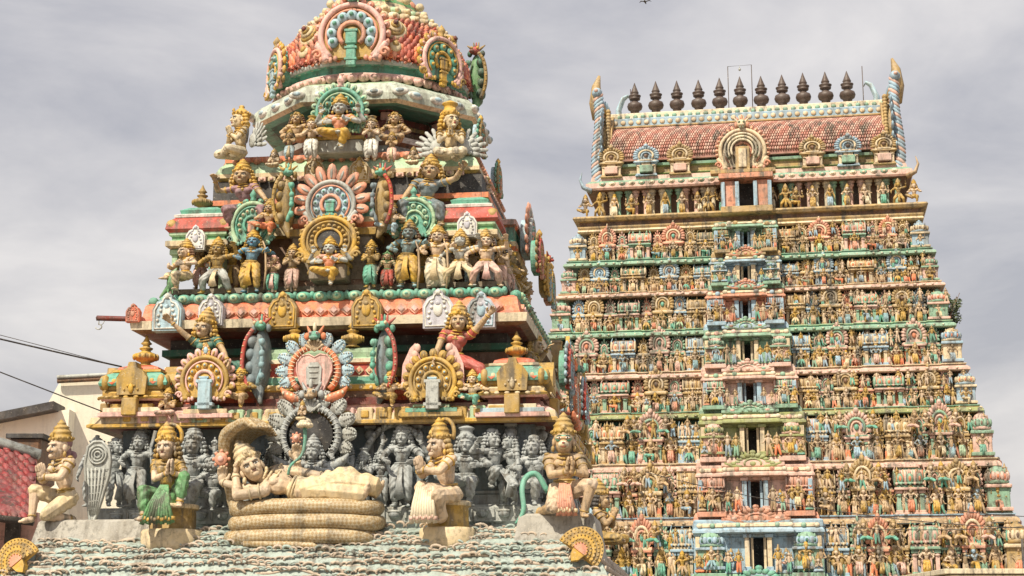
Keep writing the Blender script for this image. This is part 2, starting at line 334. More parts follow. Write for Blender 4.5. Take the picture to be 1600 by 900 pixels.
    for k, sg in (('a',-1),('b',1)):
        if 'pray' in p:
            pr = V3(*p['pray']); pd = V3(*p.get('pdir', (0,-.25,1))); pd /= np.linalg.norm(pd); sxx = sx*sg
            wpt = pr + sxx*.019; el, wpt = ik(sh[k], wpt, A1, A2, p.get('e'+k, sx*sg*.8 + V3(0,.1,-.8))); hd, hn = pd, -sxx
        else:
            t = V3(*p['h'+k]); el, wpt = ik(sh[k], t, A1, A2, p.get('e'+k, V3(sg*1.0, .35, -.4))); hd = wpt-el; hn = -sx*sg if hd[2] < 0 else fw
            if ('hd'+k) in p: hd = V3(*p['hd'+k])
            if ('hn'+k) in p: hn = V3(*p['hn'+k])
        els[k] = el; b.cap(sh[k], el, .040*af, .029*af); b.ell((sh[k]+el)/2 + fw*.006, (.036*af,)*3, q=(8,5)); b.cap(el, wpt, .0295*af, .019*af); b.ell(el*.7+wpt*.3, (.030*af,)*3, q=(8,5))
        hand(b, wpt, hd, hn, 1.08, .08 if 'pray' in p else .3, sg, detail); wr[k] = (el, wpt)
        if jewel: ring(j, sh[k]*.5+el*.5, el-sh[k], .041*af, .008); ring(j, el*.12+wpt*.88, wpt-el, .025*af, .007); ring(j, sh[k]*.85+el*.15, el-sh[k], .047*af, .007)
    for k, sg in (('a',-1),('b',1)):
        if 'h'+k+'2' in p:
            t = V3(*p['h'+k+'2']); s2 = sh[k] + V3(0,.03,0); el, wpt = ik(s2, t, A1, A2, V3(sg*1.2, .2, -.8)); b.cap(s2, el, .034, .026); b.cap(el, wpt, .026, .018); hand(b, wpt, V3(0,0,1), fw, 1.0, .3, sg, detail)
            if jewel: ring(j, el*.1+wpt*.9, wpt-el, .024, .007)
            if p.get('attr', True): j.ell(wpt + V3(0,-.01,.085), (.030,.012,.034)); j.ell(wpt + V3(0,-.01,.128), (.010,.010,.016), q=(8,5))
    kn = {}
    for k, sg in (('a',-1),('b',1)):
        kk, ft = ik(hip[k], V3(*p['f'+k]), T1, T2, p.get('k'+k, V3(sg*.35,-1,.1))); kn[k] = (kk, ft)
        b.cap(hip[k], kk, .066*fat, .043); b.cap(kk, ft, .042, .024); m_ = kk*.68+ft*.32; sd_ = ft-kk; back = V3(0,1,0) - sd_*sd_[1]/np.dot(sd_,sd_)
        b.ell(m_ + back*.010, (.040,)*3, q=(8,5)); b.ell(kk, (.045,)*3, q=(8,5))
        fd = V3(*p.get('t'+k, (sg*.25,-1,-.05))); fd /= np.linalg.norm(fd); b.cap(ft + V3(0,.0,-.006), ft + fd*.062 + V3(0,0,-.012), .022, .019)
        if detail:
            sd2 = np.cross(fd, V3(0,0,1))
            for i in range(5): b.cap(ft+fd*.062+sd2*(.016-.008*i)*sg*-1+V3(0,0,-.012), ft+fd*(.092-.005*i)+sd2*(.018-.009*i)*sg*-1+V3(0,0,-.016), .0068 if i else .009, .006 if i else .008, q=6)
        if jewel: ring(j, kk*.1+ft*.9, ft-kk, .030, .007)
    if tunic:
        tm = MB(); tm.ell(w, (.074,.060+belly,.075), rot=TB); tm.ell(ch + fw*.004, (.106,.073,.088), rot=TB); tm.cap(sh['a'], sh['b'], .048, .048); tm.cap(w, ch, .074, .088)
        for q in (-1, 1): tm.ell(ch + sx*.043*q + fw*(.058 if female else .045), (.043,.043,.043))
        for k in 'ab': tm.cap(sh[k], sh[k]*.45 + els[k]*.55, .049*af, .041*af)
        tun = (remesh(tm, voxel, 2), 'tunic')
    # garment
    if garment in ('dhoti','shorts','long'):
        c.ell(pel+up*.015, (.102 if female else .094, .076, .062), rot=TB)
        for k in 'ab':
            kk, ft = kn[k]; c.cap(hip[k], kk, .078*fat, .056)
            if garment == 'dhoti': e_ = kk*.35+ft*.65; c.cap(kk, e_, .056, .050)
            if garment == 'long': e_ = kk*.12+ft*.88; c.cap(kk, e_, .058, .060)
        if garment == 'long':
            a_, b_ = kn['a'], kn['b']; c.cap((hip['a']+hip['b'])/2, (a_[0]+b_[0])/2, .085, .07); c.cap((a_[0]+b_[0])/2, (a_[1]+b_[1])/2 + V3(0,0,.05), .07, .075)
    out = {}
    if tunic: out['tunic'] = tun
    out['body'] = (remesh(b, voxel, 1, (lambda co: np.full(len(co), thick)) if thick else None), 'skin')
    if garment != 'none':
        fr = 95 if detail else 60; am = .0035 if detail else .005
        out['garment'] = (remesh(c, voxel*1.15, 2, lambda co: am*np.sin(fr*(co[:,2]*.75 + np.abs(co[:,0]-pel[0])*.9 + co[:,1]*.3) + 1.5*np.sin(9*co[:,0])) if not p.get('lie') else am*1.5*np.sin(70*(co[:,0]+.35*co[:,2]))), 'cloth')
        if garment in ('dhoti','long') and p.get('sash', True):
            s_ = MB(); zt = pel[2]; zb = min(kn['a'][1][2], kn['b'][1][2]) + .05; fy = min(kn['a'][0][1], kn['b'][0][1], pel[1]) - .05
            if p['pel'][2] > .4:
                for i in range(7):
                    x0 = (i-3)*.006; x1 = (i-3)*.017; s_.tube([(pel[0]+x0, pel[1]-.085, zt), (pel[0]+x0*1.4, fy-.035, (zt+zb)/2), (pel[0]+x1, fy-.02, zb + .006*abs(i-3))], [.008,.010,.013], seg=6)
                out['sash'] = (s_, 'cloth2')
    if jewel:
        ring(j, pel+up*.055, up, .088 if female else .083, .011, TB); ring(j, pel+up*.035, up, .090, .007, TB)
        for rr, dz, th in ((.050,.0,.008), (.064,-.018,.008), (.080,-.045,.0065)):
            pts = [neck + sx*rr*math.sin(t)*.95 + fw*(rr*.75*math.cos(t)+.012 + max(0,math.cos(t))*.012) + up*(dz*(1+math.cos(t))-.012) for t in np.linspace(0, 2*math.pi, 18, endpoint=False)]
            j.tube(pts, th, closed=True, seg=6)
            for q in pts[::1 if detail else 3]:
                if detail: j.ell(q, (th*1.25,)*3, q=(6,4))
        j.ell(neck + fw*.085 - up*.085, (.016,.010,.018), q=(8,5))
        for k, sg in (('a',-1),('b',1)): j.ell(H(.066*sg,-.006,-.048), np.array((.012,.014,.020))*hs, q=(8,5)); j.ell(sh[k]+up*.036+sx*sg*.01, (.026,.030,.016), q=(8,5))
        out['jewellery'] = (j, 'metal')
    if crown:
        cr = MB(); pr = CROWNS[crown]; cz_ = .74 if crown == 'kirita' else .9; T = np.eye(4); T[:3,:3] = HB*hs; T[:3,3] = H(0,.014,.034)
        k_ = MB(); k_.lathe([(r_, z_*cz_) for r_, z_ in pr], seg=16 if detail else 10)
        if detail:
            for i in range(14):
                t = 2*math.pi*i/14; k_.ell((.075*math.cos(t), .075*math.sin(t), .022), (.009,.009,.011), q=(6,4))
            k_.ell((0,-.072,.04), (.018,.010,.024), q=(8,5)); k_.ell((0,-.08,.042), (.008,.008,.010), q=(6,4))
        cr.join(k_, T)
        if halo: T2 = T.copy(); k2 = MB(); k2.tube([(.085*math.cos(t), .05, .05+.085*math.sin(t)) for t in np.linspace(-.6, math.pi+.6, 16)], .014, seg=6); cr.join(k2, T)
        out['crown'] = (cr, 'metal')
    hr = MB()
    for sg in (-1,1):
        if curls:
            for i, (x, y, z, r_) in enumerate(((.068,.02,.02,.026),(.078,.022,-.012,.027),(.084,.026,-.044,.027),(.082,.03,-.074,.024),(.060,.042,-.05,.03))):
                E(hr, (x*sg,y,z), (r_,r_,r_*.8)); 
                if detail: E(hr, (x*sg*1.06,y-.022,z), (r_*.5,)*3)
    E(hr, (0,.024,.030),(.064,.062,.055),(12,8)); E(hr,(0,.04,-.03),(.052,.036,.06))
    if face == 'lion':
        for t in np.linspace(-.9, math.pi+.9, 13): E(hr, (.078*math.cos(t), -.01, -.01+.078*math.sin(t)), (.022,.026,.022))
    out['hair'] = (hr, 'hair')
    ey = MB(); dk = MB(); lp = MB()
    for sg in (-1,1):
        ex, ey_, ez = (.026*sg, -.0625, .000) if face in ('man','woman') else (.025*sg, -.074, .012)
        E(ey,(ex,ey_,ez),(.0135,.0070,.0058),(12,8)); E(dk,(ex,ey_-.0056,ez),(.0056,.0030,.0054),(8,5))
        dk.tube([H(ex-.017*sg, -.066, ez+.010), H(ex, -.0715, ez+.0175), H(ex+.018*sg, -.060, ez+.012)], [.0018*hs,.0032*hs,.0016*hs], seg=5)
        dk.tube([H(ex-.014*sg, -.067, ez+.004), H(ex, -.0715, ez+.0078), H(ex+.017*sg, -.060, ez+.003)], .0014*hs, seg=5)
    if face == 'man' and p.get('moustache'):
        for sg in (-1,1): dk.tube([H(0,-.078,-.028), H(.018*sg,-.074,-.030), H(.036*sg,-.056,-.022)], [.006*hs,.006*hs,.001*hs], seg=6)
    E(lp,(0,-.0735,-.033),(.014,.0045,.0032)); E(lp,(0,-.0725,-.039),(.011,.0045,.0034))
    if detail and face == 'monkey':
        mz = MB(); E(mz,(0,-.070,-.030),(.034,.037,.028),(12,8)); out['muzzle'] = (mz, 'pcream'); ms = MB(); E(ms,(0,-.050,.010),(.052,.024,.026),(12,8)); out['face_mask'] = (ms, 'teal')
        E(lp,(0,-.104,-.022),(.010,.006,.007)); E(lp,(0,-.100,-.044),(.018,.008,.003))
    if detail:
        for k_, (mb_, mk) in dict(eyes=(ey,'eyew'), eyebrows=(dk,'dark'), lips=(lp,'lip')).items(): out[k_] = (mb_, mk)
    return out
def ring(mb, c, ax, r_, th, TB=None):
    B = basis(ax) if TB is None else TB; k = 14
    pts = [c + B[:,0]*r_*math.cos(t) + B[:,1]*r_*(1 if TB is None else .78)*math.sin(t) for t in np.linspace(0, 2*math.pi, k, endpoint=False)]
    mb.tube(pts, th, closed=True, seg=6)
MESHC = {}
def statue(label, fr, px, py, ly, Hpx, pose, cols, wide=1.0, pos=None, extras=None, name='statue', cat='statue', group=None, yaw=0, key=None, pxpose=None, stone=False, side=None, mir=False, **kw):
    """cols: skin, cloth, cloth2, metal, hair"""
    x, z, S = fr.pix(px, py, ly); s = Hpx*S
    if pos is not None: x, ly, z = pos
    p = dict(POSES[pose]) if isinstance(pose, str) else dict(pose)
    if mir: p = mirror(p)
    ck = (pose if isinstance(pose, str) else str(pose), mir, tuple(sorted((a, str(b)) for a, b in kw.items())))
    if ck not in MESHC: MESHC[ck] = {k: ((m_.mesh(k) if isinstance(m_, MB) else m_), mk) for k, (m_, mk) in fig_meshes(p, **kw).items()}
    parts = MESHC[ck]
    rt = empty(name, fr.world(x, ly, z), fr.a + R(yaw)); rt.scale = (s*wide, s*wide, s); tag(rt, label, cat, group)
    for k, (me, mk) in parts.items():
        if stone and k in ('eyebrows',): continue
        o = bpy.data.objects.new(k, me); scene.collection.objects.link(o); o.parent = rt
        mn = cols[0] if stone else {'skin':cols[0],'cloth':cols[1],'cloth2':cols[2],'metal':cols[3],'hair':cols[4],'tunic':cols[-1]}.get(mk, mk)
        if not me.materials: me.materials.append(None)
        o.material_slots[0].link = 'OBJECT'; o.material_slots[0].material = mat(mn)
    for k, (mb_, mn) in (extras or {}).items():
        o = mb_.build(k.split('.')[0], [mat(q) for q in (mn if isinstance(mn, list) else [mn])], rt)
    return rt, s
# ------------------------------------------------------------------ ornament generators (unit radius, front towards -y)
def arc(r, a0, a1, n, sx=1.0, cz=0): return [(r*sx*math.sin(R(t)), cz + r*math.cos(R(t))) for t in np.linspace(a0, a1, n)]
def kudu(petals=15, beads=9, crest='face', opening=False, plaque=True, flare=True, sx=1.0, flame=.30, swirl=False, depth=.34, bs=1.0):
    """horseshoe gable: mats 0 plate 1 rim 2 petals 3 beads 4 plaque 5 crest 6 dark"""
    m = MB(); hi = 138
    out = arc(.86, -hi, hi, 26, sx); bx = out[0][0]
    m.prism(out, -.02, depth, 0)
    m.tube([(x, -.05, z) for x, z in arc(.86, -hi, hi, 30, sx)], .085, 1, seg=8)
    m.tube([(x, -.08, z) for x, z in arc(.70, -hi+8, hi-8, 26, sx)], .035, 2, seg=6)
    for i in range(petals):
        t = R(-118 + 236*i/(petals-1)); B = basis((math.sin(t), 0, math.cos(t)), (0,1,0)); L_ = flame*(1 + .25*math.cos(t))
        q = V3(sx*math.sin(t), 0, math.cos(t)); m.ell(q*(.92+L_*.45) + V3(0,.05,0), ((.135+.12*flame)*15/max(petals,8)*.85, .08, L_*.62), 2, B, (8,5))
        m.ell(q*(.92+L_*.40) + V3(0,-.015,0), (.05*14/max(petals,10), .05, L_*.32), 1, B, (6,4))
    for i in range(beads):
        t = R(-112 + 224*i/(beads-1)); m.ell((sx*.56*math.sin(t), -.05, .56*math.cos(t)), (.115*9/beads*bs, .07*bs, .115*9/beads*bs), 3, None, (8,5))
        m.ell((sx*.56*math.sin(t), -.05-.07*bs, .56*math.cos(t)), (.045*9/beads*bs,)*3, 4, None, (6,4))
    if swirl:
        m.tube([(.42*(1-k/26.)*math.cos(k*.42), -.07, .42*(1-k/26.)*math.sin(k*.42)) for k in range(24)], [.06-.0016*k for k in range(24)], 1, seg=6)
        m.ell((0,-.08,0), (.08,)*3, 4)
    elif opening:
        o = arc(.44, -128, 128, 16); m.prism(o, -.045, 0, 6); m.tube([(x,-.06,z) for x,z in arc(.44,-128,128,18)], .05, 1, seg=6)  # solid dark disc imitates the shaded inside of the opening
    else:
        m.tube([(x,-.07,z) for x,z in arc(.34,-140,140,16)], .07, 2, seg=6); m.ell((0,-.02,0), (.27,.05,.27), 0)
        if plaque:
            m.box((0,-.10,-.12), (.30,.14,.36), 4, b=.03); m.box((0,-.10,.09), (.36,.16,.07), 4); m.box((0,-.08,-.62), (.26,.16,.60), 4, b=.03); m.box((0,-.12,-.40), (.34,.12,.06), 4); m.box((0,-.12,-.72), (.34,.12,.06), 4)
    if flare:
        for s_ in (-1,1):
            pts = [(s_*sx*(.60+.06*math.cos(k*.5)+.30*k/12), -.05, -.66-.16*math.sin(k*.36)+.02*k) for k in range(13)]
            m.tube(pts, [.16-.006*k for k in range(13)], 1, seg=8)
            m.tube([(s_*sx*(.92+.14*(1-k/14)*math.cos(k*.6)), -.12, -.56+.14*(1-k/14)*math.sin(k*.6)) for k in range(13)], .045, 2, seg=6)
            for i in range(4): m.ell((s_*sx*(.42+.13*i), -.13, -.70-.05*i+.03*i*i*.5), (.07,.05,.09), 2, None, (6,4))
    z0 = .94+.02
    if crest == 'face':
        m.ell((0,-.08,z0+.14), (.20,.16,.18), 5); m.ell((0,-.22,z0+.06), (.13,.10,.07), 5)
        for s_ in (-1,1):
            m.ell((.085*s_,-.21,z0+.19), (.055,)*3, 4, None, (8,5)); m.ell((.085*s_,-.255,z0+.19), (.025,)*3, 6, None, (6,4))
            m.cap((.13*s_,-.05,z0+.22), (.30*s_,-.02,z0+.42), .06, .02, 5); m.ell((.22*s_,-.08,z0+.10), (.09,.07,.12), 2, None, (8,5)); m.cap((.05*s_,-.25,z0+.02), (.06*s_,-.27,z0-.08), .022, .008, 4)
        for k in range(5): m.cap((.05*(k-2),0,z0+.26), (.10*(k-2),.02,z0+.52-.03*abs(k-2)), .045, .018, 5 if k % 2 else 2)
    elif crest == 'bud':
        m.lathe([(.10,0),(.14,.05),(.08,.12),(.13,.20),(.15,.28),(.09,.38),(.03,.46),(.005,.50)], (0,.02,z0-.04), 5, 12)
    elif crest == 'leaf':
        m.prism([(-.14,z0-.06),(-.17,z0+.15),(-.09,z0+.34),(0,z0+.48),(.09,z0+.34),(.17,z0+.15),(.14,z0-.06)], -.03, .12, 5); m.ell((0,-.04,z0+.16), (.085,.05,.14), 4)
        for k in range(8): t = k*math.pi/4; m.ell((.12*math.cos(t), -.03, z0+.17+.18*math.sin(t)), (.03,)*3, 2, None, (6,4))
    return m
def T4(x, y, z, s, rz=0, sy=None, sxx=1, szz=1):
    return np.array(Matrix.Translation((x,y,z)) @ Matrix.Rotation(rz, 4, 'Z') @ Matrix.Diagonal((s*sxx, s if sy is None else sy, s*szz, 1)))
POT = [(.40,0),(.44,.06),(.28,.12),(.24,.20),(.42,.28),(.60,.40),(.66,.52),(.56,.66),(.30,.76),(.22,.84),(.34,.92),(.36,.98),(.20,1.04),(.17,1.14),(.30,1.22),(.20,1.32),(.10,1.50),(.02,1.70)]
def pot(m, c, h, mi=0, seg=14, top=1.0):
    n = len(POT) if top == 1 else 15; s = h/POT[n-1][1]
    m.lathe([(r_*s, z_*s) for r_, z_ in POT[:n]], c, mi, seg)
    for i in range(seg): t = 2*math.pi*i/seg; m.ell((c[0]+.62*s*math.cos(t), c[1]+.62*s*math.sin(t), c[2]+.50*s), (.08*s,.08*s,.16*s), mi, None, (6,4))
def pavilion(w, h, dome='green'):
    """square corner pavilion, base centre at origin, width w, mats: 0 base 1 band 2 roof 3 rim 4 cap 5 plaque 6 dark"""
    m = MB(); a = w/2; p = rect(-a, a, -a, a)
    m.mould(rect(-a*.9,a*.9,-a*.9,a*.9), [(.10*w,0),(.10*w,.06*h),(.03*w,.08*h),(.0,.13*h),(.0,.22*h),(.06*w,.24*h),(.14*w,.27*h),(.16*w,.31*h),(.10*w,.345*h)], [1,1,1,6,6,1,0,0])
    m.mould(p, [(.04*w,.345*h),(.05*w,.40*h),(.02*w,.43*h),(.0,.46*h),(.03*w,.47*h),(.03*w,.53*h)], [3,3,0,0,0])
    r_ = [(.10,.53),(.12,.58),(.085,.67),(.0,.77),(-.10,.82)]
    m.mould(p, [(o*w, z*h) for o, z in r_], [2,2,2,2]); m.mould(rect(-a*.8,a*.8,-a*.8,a*.8), [(.04*w,.82*h),(.04*w,.86*h),(-.05*w,.885*h)], [3,3])
    m.mould(rect(-a*.7,a*.7,-a*.7,a*.7), [(.02*w,.885*h),(.0,.93*h),(-.12*w,.98*h),(-.2*w,1.0*h)], 4)
    for k in range(4):
        T = np.array(Matrix.Rotation(k*math.pi/2, 4, 'Z')); q = MB()
        pl = [(-.20,0),(-.22,.24),(-.15,.34),(-.07,.38),(-.05,.46),(.05,.46),(.07,.38),(.15,.34),(.22,.24),(.20,0)]
        q.prism([(x*w*1.25, .34*h + z*w*1.25) for x, z in pl], -a-.17*w, -a+.1*w, 5); q.box((0, -a-.17*w, .10*h), (.26*w,.16*w,.34*h), 0)
        for i in range(5): q.ell(((-.12+.06*i)*w, -a-.18*w, (.44+.10*math.sin(math.pi*i/4))*h), (.022*w,.02*w,.022*w), 3, None, (6,4))
        q.ell((0,-a-.18*w,.46*h), (.05*w,.03*w,.09*w), 3, None, (8,5))
        for i in range(6): q.ell(((i-2.5)*.18*w, -a-.155*w, .30*h), (.05*w,.02*w,.028*h), 3, None, (8,5))
        for s_ in (-1,1):
            q.ell((s_*a*1.0, -a-.07*w, .60*h), (.075*w,.08*w,.15*h), 5, None, (8,5))
            for i in range(2): q.ell((s_*(.20+.14*i)*w, -a-.09*w, (.64-.03*i)*h), (.05*w,.03*w,.06*h), 3, None, (8,5)); q.prism([(s_*(.15+.15*i)*w,.60*h),(s_*(.22+.15*i)*w,.55*h),(s_*(.29+.15*i)*w,.60*h)], -a-.12*w, -a, 4)
        m.join(q, T)
    return m
def profile_arch():
    """horseshoe seen edge-on: mats 0 body 1 rim 2 lumps 3 crest 4 tick 5 inner"""
    m = MB(); m.ell((0,.1,0),(.24,.40,.92),0,None,(16,12)); m.ell((-.06,.05,-.1),(.26,.34,.70),0,None,(16,12))
    for k in range(4): m.ell((-.22+.03*abs(k-1.5),-.08,.52-.36*k),(.17,.28,.20),2,None,(12,8))
    pts = sm([(-.20,-.30,-.80),(-.36,-.34,-.35),(-.38,-.34,.1),(-.30,-.32,.55),(-.12,-.28,.86)], 5); m.tube(pts, .065, 1, seg=6)
    for q in pts[1::2]: m.ell(V3(*q)+V3(-.01,-.06,0),(.03,.03,.022),4,None,(6,4))
    pts = sm([(.10,-.34,-.75),(.22,-.38,-.3),(.24,-.38,.15),(.16,-.34,.55)], 5); m.tube(pts, [.05+.02*math.sin(i) for i in range(len(pts))], 5, seg=6)
    for k in range(4): m.ell((.24,-.38,-.5+.32*k),(.09,.1,.11),5,None,(8,5))
    m.cap((-.06,0,-.75),(.10,-.12,-1.18),.20,.06,0)
    m.ell((.02,-.12,.98),(.17,.20,.14),3); m.ell((.12,-.26,.93),(.09,.10,.07),3)
    for s_ in (-1,1): m.ell((.02+.10*s_,-.28,1.04),(.05,.05,.06),4,None,(8,5)); m.cap((.12*s_,-.05,1.06),(.30*s_,0,1.22),.06,.02,1); m.ell((.22*s_,0,.92),(.09,.10,.12),2,None,(8,5))
    for k in range(3): m.cap((.06*(k-1),0,1.08),(.09*(k-1),0,1.32),.05,.02,1 if k != 1 else 3)
    return m
def leaf_arch(heart=True, opening=False):
    """arch with large pointed leaves: 0 leaf 1 ring 2 heart 3 tick 4 plaque 5 crest 6 dark 7 fan"""
    m = MB()
    for s_ in (-1,1):
        for a_, l_ in ((20,.40),(44,.44),(67,.42),(89,.38),(110,.32)):
            t = R(a_)*s_; B = basis((math.sin(t),0,math.cos(t)),(0,1,0)); c = V3(math.sin(t),0,math.cos(t)); m.ell(c*(.84+l_*.5)+V3(0,.03,0), (.20,.07,l_*.60), 0, B, (12,8))
            for k in range(5):
                for e_ in (-1,1): q = c*(.90+l_*(.2+.17*k)) + B[:,0]*e_*(.17-.026*k) ; m.ell(q+V3(0,-.03,0), (.026,.03,.026), 3 if k % 2 else 0, None, (6,4))
                m.ell(c*(.90+l_*(.2+.15*k))+V3(0,-.04,0),(.03,.03,.035),0,None,(6,4))
    m.tube([(x,-.04,z) for x, z in arc(.76,-140,140,34)], .13, 1, seg=10, flat=.7)
    for i in range(27):
        t = R(-126+252*i/26); c = V3(math.sin(t),0,math.cos(t)); m.cap(c*.66+V3(0,-.17,0), c*.84+V3(0,-.15,0), .016,.016,3,q=5)
    if opening: m.prism(arc(.60,-150,150,22), -.02, .1, 6)  # opening is a solid disc with its inner shade painted on
    elif heart:
        h = [(0,.42),(.18,.52),(.40,.48),(.55,.28),(.56,.0),(.46,-.30),(.30,-.62),(0,-.74)]; h = h + [(-x,z) for x, z in h[-2:0:-1]]; m.prism(h, -.10, .1, 2); m.tube([(x,-.10,z) for x, z in h], .03, 2, closed=True, seg=6)
        m.prism([(-.22,-.44),(-.25,.10),(-.12,.26),(.12,.26),(.25,.10),(.22,-.44)], -.16, 0, 4)
        for k in range(3): m.box((0,-.17,.12-.17*k),(.34-.05*k,.04,.05),4,b=.01)
    for s_ in (-1,1):
        m.tube(sm([(s_*.28,-.06,-.92),(s_*.58,-.08,-.86),(s_*.86,-.08,-.74),(s_*1.06,-.06,-.52)],4), smr([.10,.16,.14,.03],4), 1, seg=8)
        for k in range(5): m.ell((s_*(.42+.13*k),-.19,-.86+.04*k),(.05,.04,.06),3,None,(6,4))
    for k in range(7): t = R(-60+20*k); m.cap((0,-.14,.62),(.30*math.sin(t),-.16,.62+.34*math.cos(t)),.03,.055,7,q=6)
    m.ell((0,-.16,1.10),(.19,.16,.15),5); m.ell((0,-.30,1.02),(.15,.09,.07),5)
    for s_ in (-1,1): m.ell((.11*s_,-.28,1.16),(.06,.05,.06),4,None,(8,5)); m.ell((.11*s_,-.33,1.16),(.025,)*3,6,None,(6,4)); m.ell((.13*s_,-.25,.93),(.05,)*3,3,None,(8,5)); m.cap((.15*s_,-.1,1.2),(.26*s_,-.06,1.42),.07,.025,1); m.ell((.26*s_,-.08,1.1),(.10,.08,.12),1,None,(8,5))
    m.ell((0,-.16,1.36),(.06,.07,.16),3)
    return m
# ------------------------------------------------------------------ NEAR TOWER (its own axes: NF)
near = tag(empty('temple_tower', NF.o, NF.a), 'painted stucco temple tower crowded with large statues, with a red scaled dome', 'temple tower')
CY = 2.95                        # depth of the tower's centre line
def nx(px, py, ly): return NF.pix(px, py, ly)[0]
def nz(px, py, ly): return NF.pix(px, py, ly)[1]
def nS(px, py, ly): return NF.pix(px, py, ly)[2]
def foot(ly, px_r, py):          # square footprint whose front plane is at ly and whose right front corner is at px_r
    h = nx(px_r, py, ly); return rect(-h, h, ly, 2*CY - ly)
def lev(name, ly, pxr, profile, cols, poly=None):
    """profile: (offset in photo px, photo y) from bottom to top"""
    S = nS(485, profile[0][1], ly); pl = poly or foot(ly, pxr, profile[0][1])
    m = MB(); m.mould(pl, [(o*S, nz(485, y, ly)) for o, y in profile], list(range(len(profile)-1))); m.build(name, M(cols), near); return pl, S
def row(mb, pl, fn, n, z, off=0, sides=(0,1,3)):
    """repeat fn(mb, T) n times along the sides of a footprint rect"""
    (x0,y0),(x1,_),(_,y1) = pl[0], pl[1], pl[2]
    for sd_ in sides:
        for i in range(n):
            t = (i+.5)/n
            if sd_ == 0: T = (x0+(x1-x0)*t, y0-off, z, 0)
            elif sd_ == 1: T = (x1+off, y0+(y1-y0)*t, z, math.pi/2)
            elif sd_ == 3: T = (x0-off, y0+(y1-y0)*t, z, -math.pi/2)
            else: T = (x0+(x1-x0)*t, y1+off, z, math.pi)
            q = fn(i); mb.join(q, T4(T[0], T[1], T[2], 1, T[3]))
ROT = lambda sd_: Matrix.Translation((0, CY, 0)) @ Matrix.Rotation({0:0, 1:math.pi/2, 3:-math.pi/2}[sd_], 4, 'Z') @ Matrix.Translation((0, -CY, 0))
def orn(name, mb, mats, px, py, ly, s_px, rz=0, sides=(0,), depth=None, szz=1, sxx=1):
    """an ornament placed at a photo point on the front, repeated (shared mesh) on other sides"""
    x, z, S = NF.pix(px, py, ly); me = mb.mesh(name); 
    for m_ in M(mats): me.materials.append(m_)
    for sd_ in sides:
        o = bpy.data.objects.new(name, me); scene.collection.objects.link(o); o.parent = near
        o.matrix_local = ROT(sd_) @ Matrix.Translation((x, ly, z)) @ Matrix.Rotation(R(rz), 4, 'Z') @ Matrix.Diagonal((s_px*S*sxx, s_px*S, s_px*S*szz, 1))
    return me
# --- trunk of the tower down to the ground, sloping eave of cloud scrolls
LY0 = -.40
S0 = nS(485, 840, LY0)
h0 = nx(868, 830, LY0); P0 = rect(-h0, h0, LY0, 2*CY-LY0)
m = MB(); m.mould(P0, [(.35,0),(.35,.6),(.15,.8),(.15,8.6),(.55,8.9),(.62,9.6)], [0,0,0,0,0]); m.build('base_wall', M(['rock']), near)
zt, zb = nz(485, 826, LY0), nz(485, 905, LY0-.62)
prof = [(.62,zb-.16),(.68,zb-.10),(.66,zb)] + [(.66*(1-k/8.)**1.0*1 + .10*math.sin(math.pi*k/8), zb+(zt-zb)*(k/8.)**.9) for k in range(1,9)] + [(-.5, zt+.01)]
m = MB(); m.mould(P0, prof, [0]*(len(prof)-1)); m.build('eave', M(['wave']), near)
m = MB(); rnd = random.Random(3)
def wave_curl(m, x, y, z, s, ny, nz_, fl, mi):
    pts = []
    for k in range(9):
        t = k/8*3.7; r_ = (1-.42*k/8); pts.append((x + fl*s*r_*math.cos(t), y - (.25+.10*k/8)*s*.5, z + s*r_*math.sin(t)*.85))
    m.tube(pts, [s*.22, s*.30, s*.34, s*.35, s*.34, s*.31, s*.27, s*.22, s*.15], mi, seg=6)
for r_i in range(9):
    f_ = r_i/8.; i0 = 2 + f_*8; k0 = min(int(i0), 9); o_, z_ = prof[k0][0]*(1-(i0-k0)) + prof[k0+1][0]*(i0-k0), prof[k0][1]*(1-(i0-k0)) + prof[k0+1][1]*(i0-k0)
    x0 = -h0-o_+.05; x1 = h0+o_-.05; x = x0; sdir = 1 if r_i % 2 else -1
    while x < x1:
        s = rnd.choice((.040,.048,.05,.058))*rnd.uniform(.85,1.15); q = MB(); wave_curl(q, 0, 0, 0, s, 0, 0, sdir if rnd.random()<.7 else -sdir, 0 if rnd.random() < .72 else 1)
        m.join(q, np.array(Matrix.Translation((x, LY0-o_-.01+rnd.uniform(-.02,.01), z_+rnd.uniform(-.014,.014)+.022*math.sin(x*3.1+r_i*2))) @ Matrix.Rotation(rnd.uniform(-.35,.35), 4, 'Y') @ Matrix.Diagonal((rnd.uniform(.9,1.35),1,rnd.uniform(.6,1.0),1))))
        x += s*rnd.uniform(1.1,1.9)
    pts = [(xx, LY0-o_+.0, z_-.03+.035*math.sin(xx*4.3+r_i*1.7)+.015*math.sin(xx*11+r_i)) for xx in np.linspace(x0, x1, 120)]
    m.tube(pts, [.016+.010*math.sin(i*.7+r_i) for i in range(120)], 0, seg=5)
tag(m.build('cloud_scrolls', M(['wavetip','wave']), near))
m = MB()
for r_i in range(9):
    f_ = r_i/8.; i0 = 2 + f_*8; k0 = min(int(i0), 9); o_, z_ = prof[k0][0]*(1-(i0-k0)) + prof[k0+1][0]*(i0-k0), prof[k0][1]*(1-(i0-k0)) + prof[k0+1][1]*(i0-k0)
    y = 0
    q = MB(); x = LY0-o_+.05
    while x < 2*CY-LY0: s = rnd.uniform(.04,.055); wave_curl(q, x, 0, z_, s, 0, 0, 1, 0); x += s*1.6
    m.join(q, np.array(Matrix.Translation((h0+o_+.0, 0, 0)) @ Matrix.Rotation(math.pi/2, 4, 'Z')))
m.build('cloud_scrolls', M(['wavetip']), near)
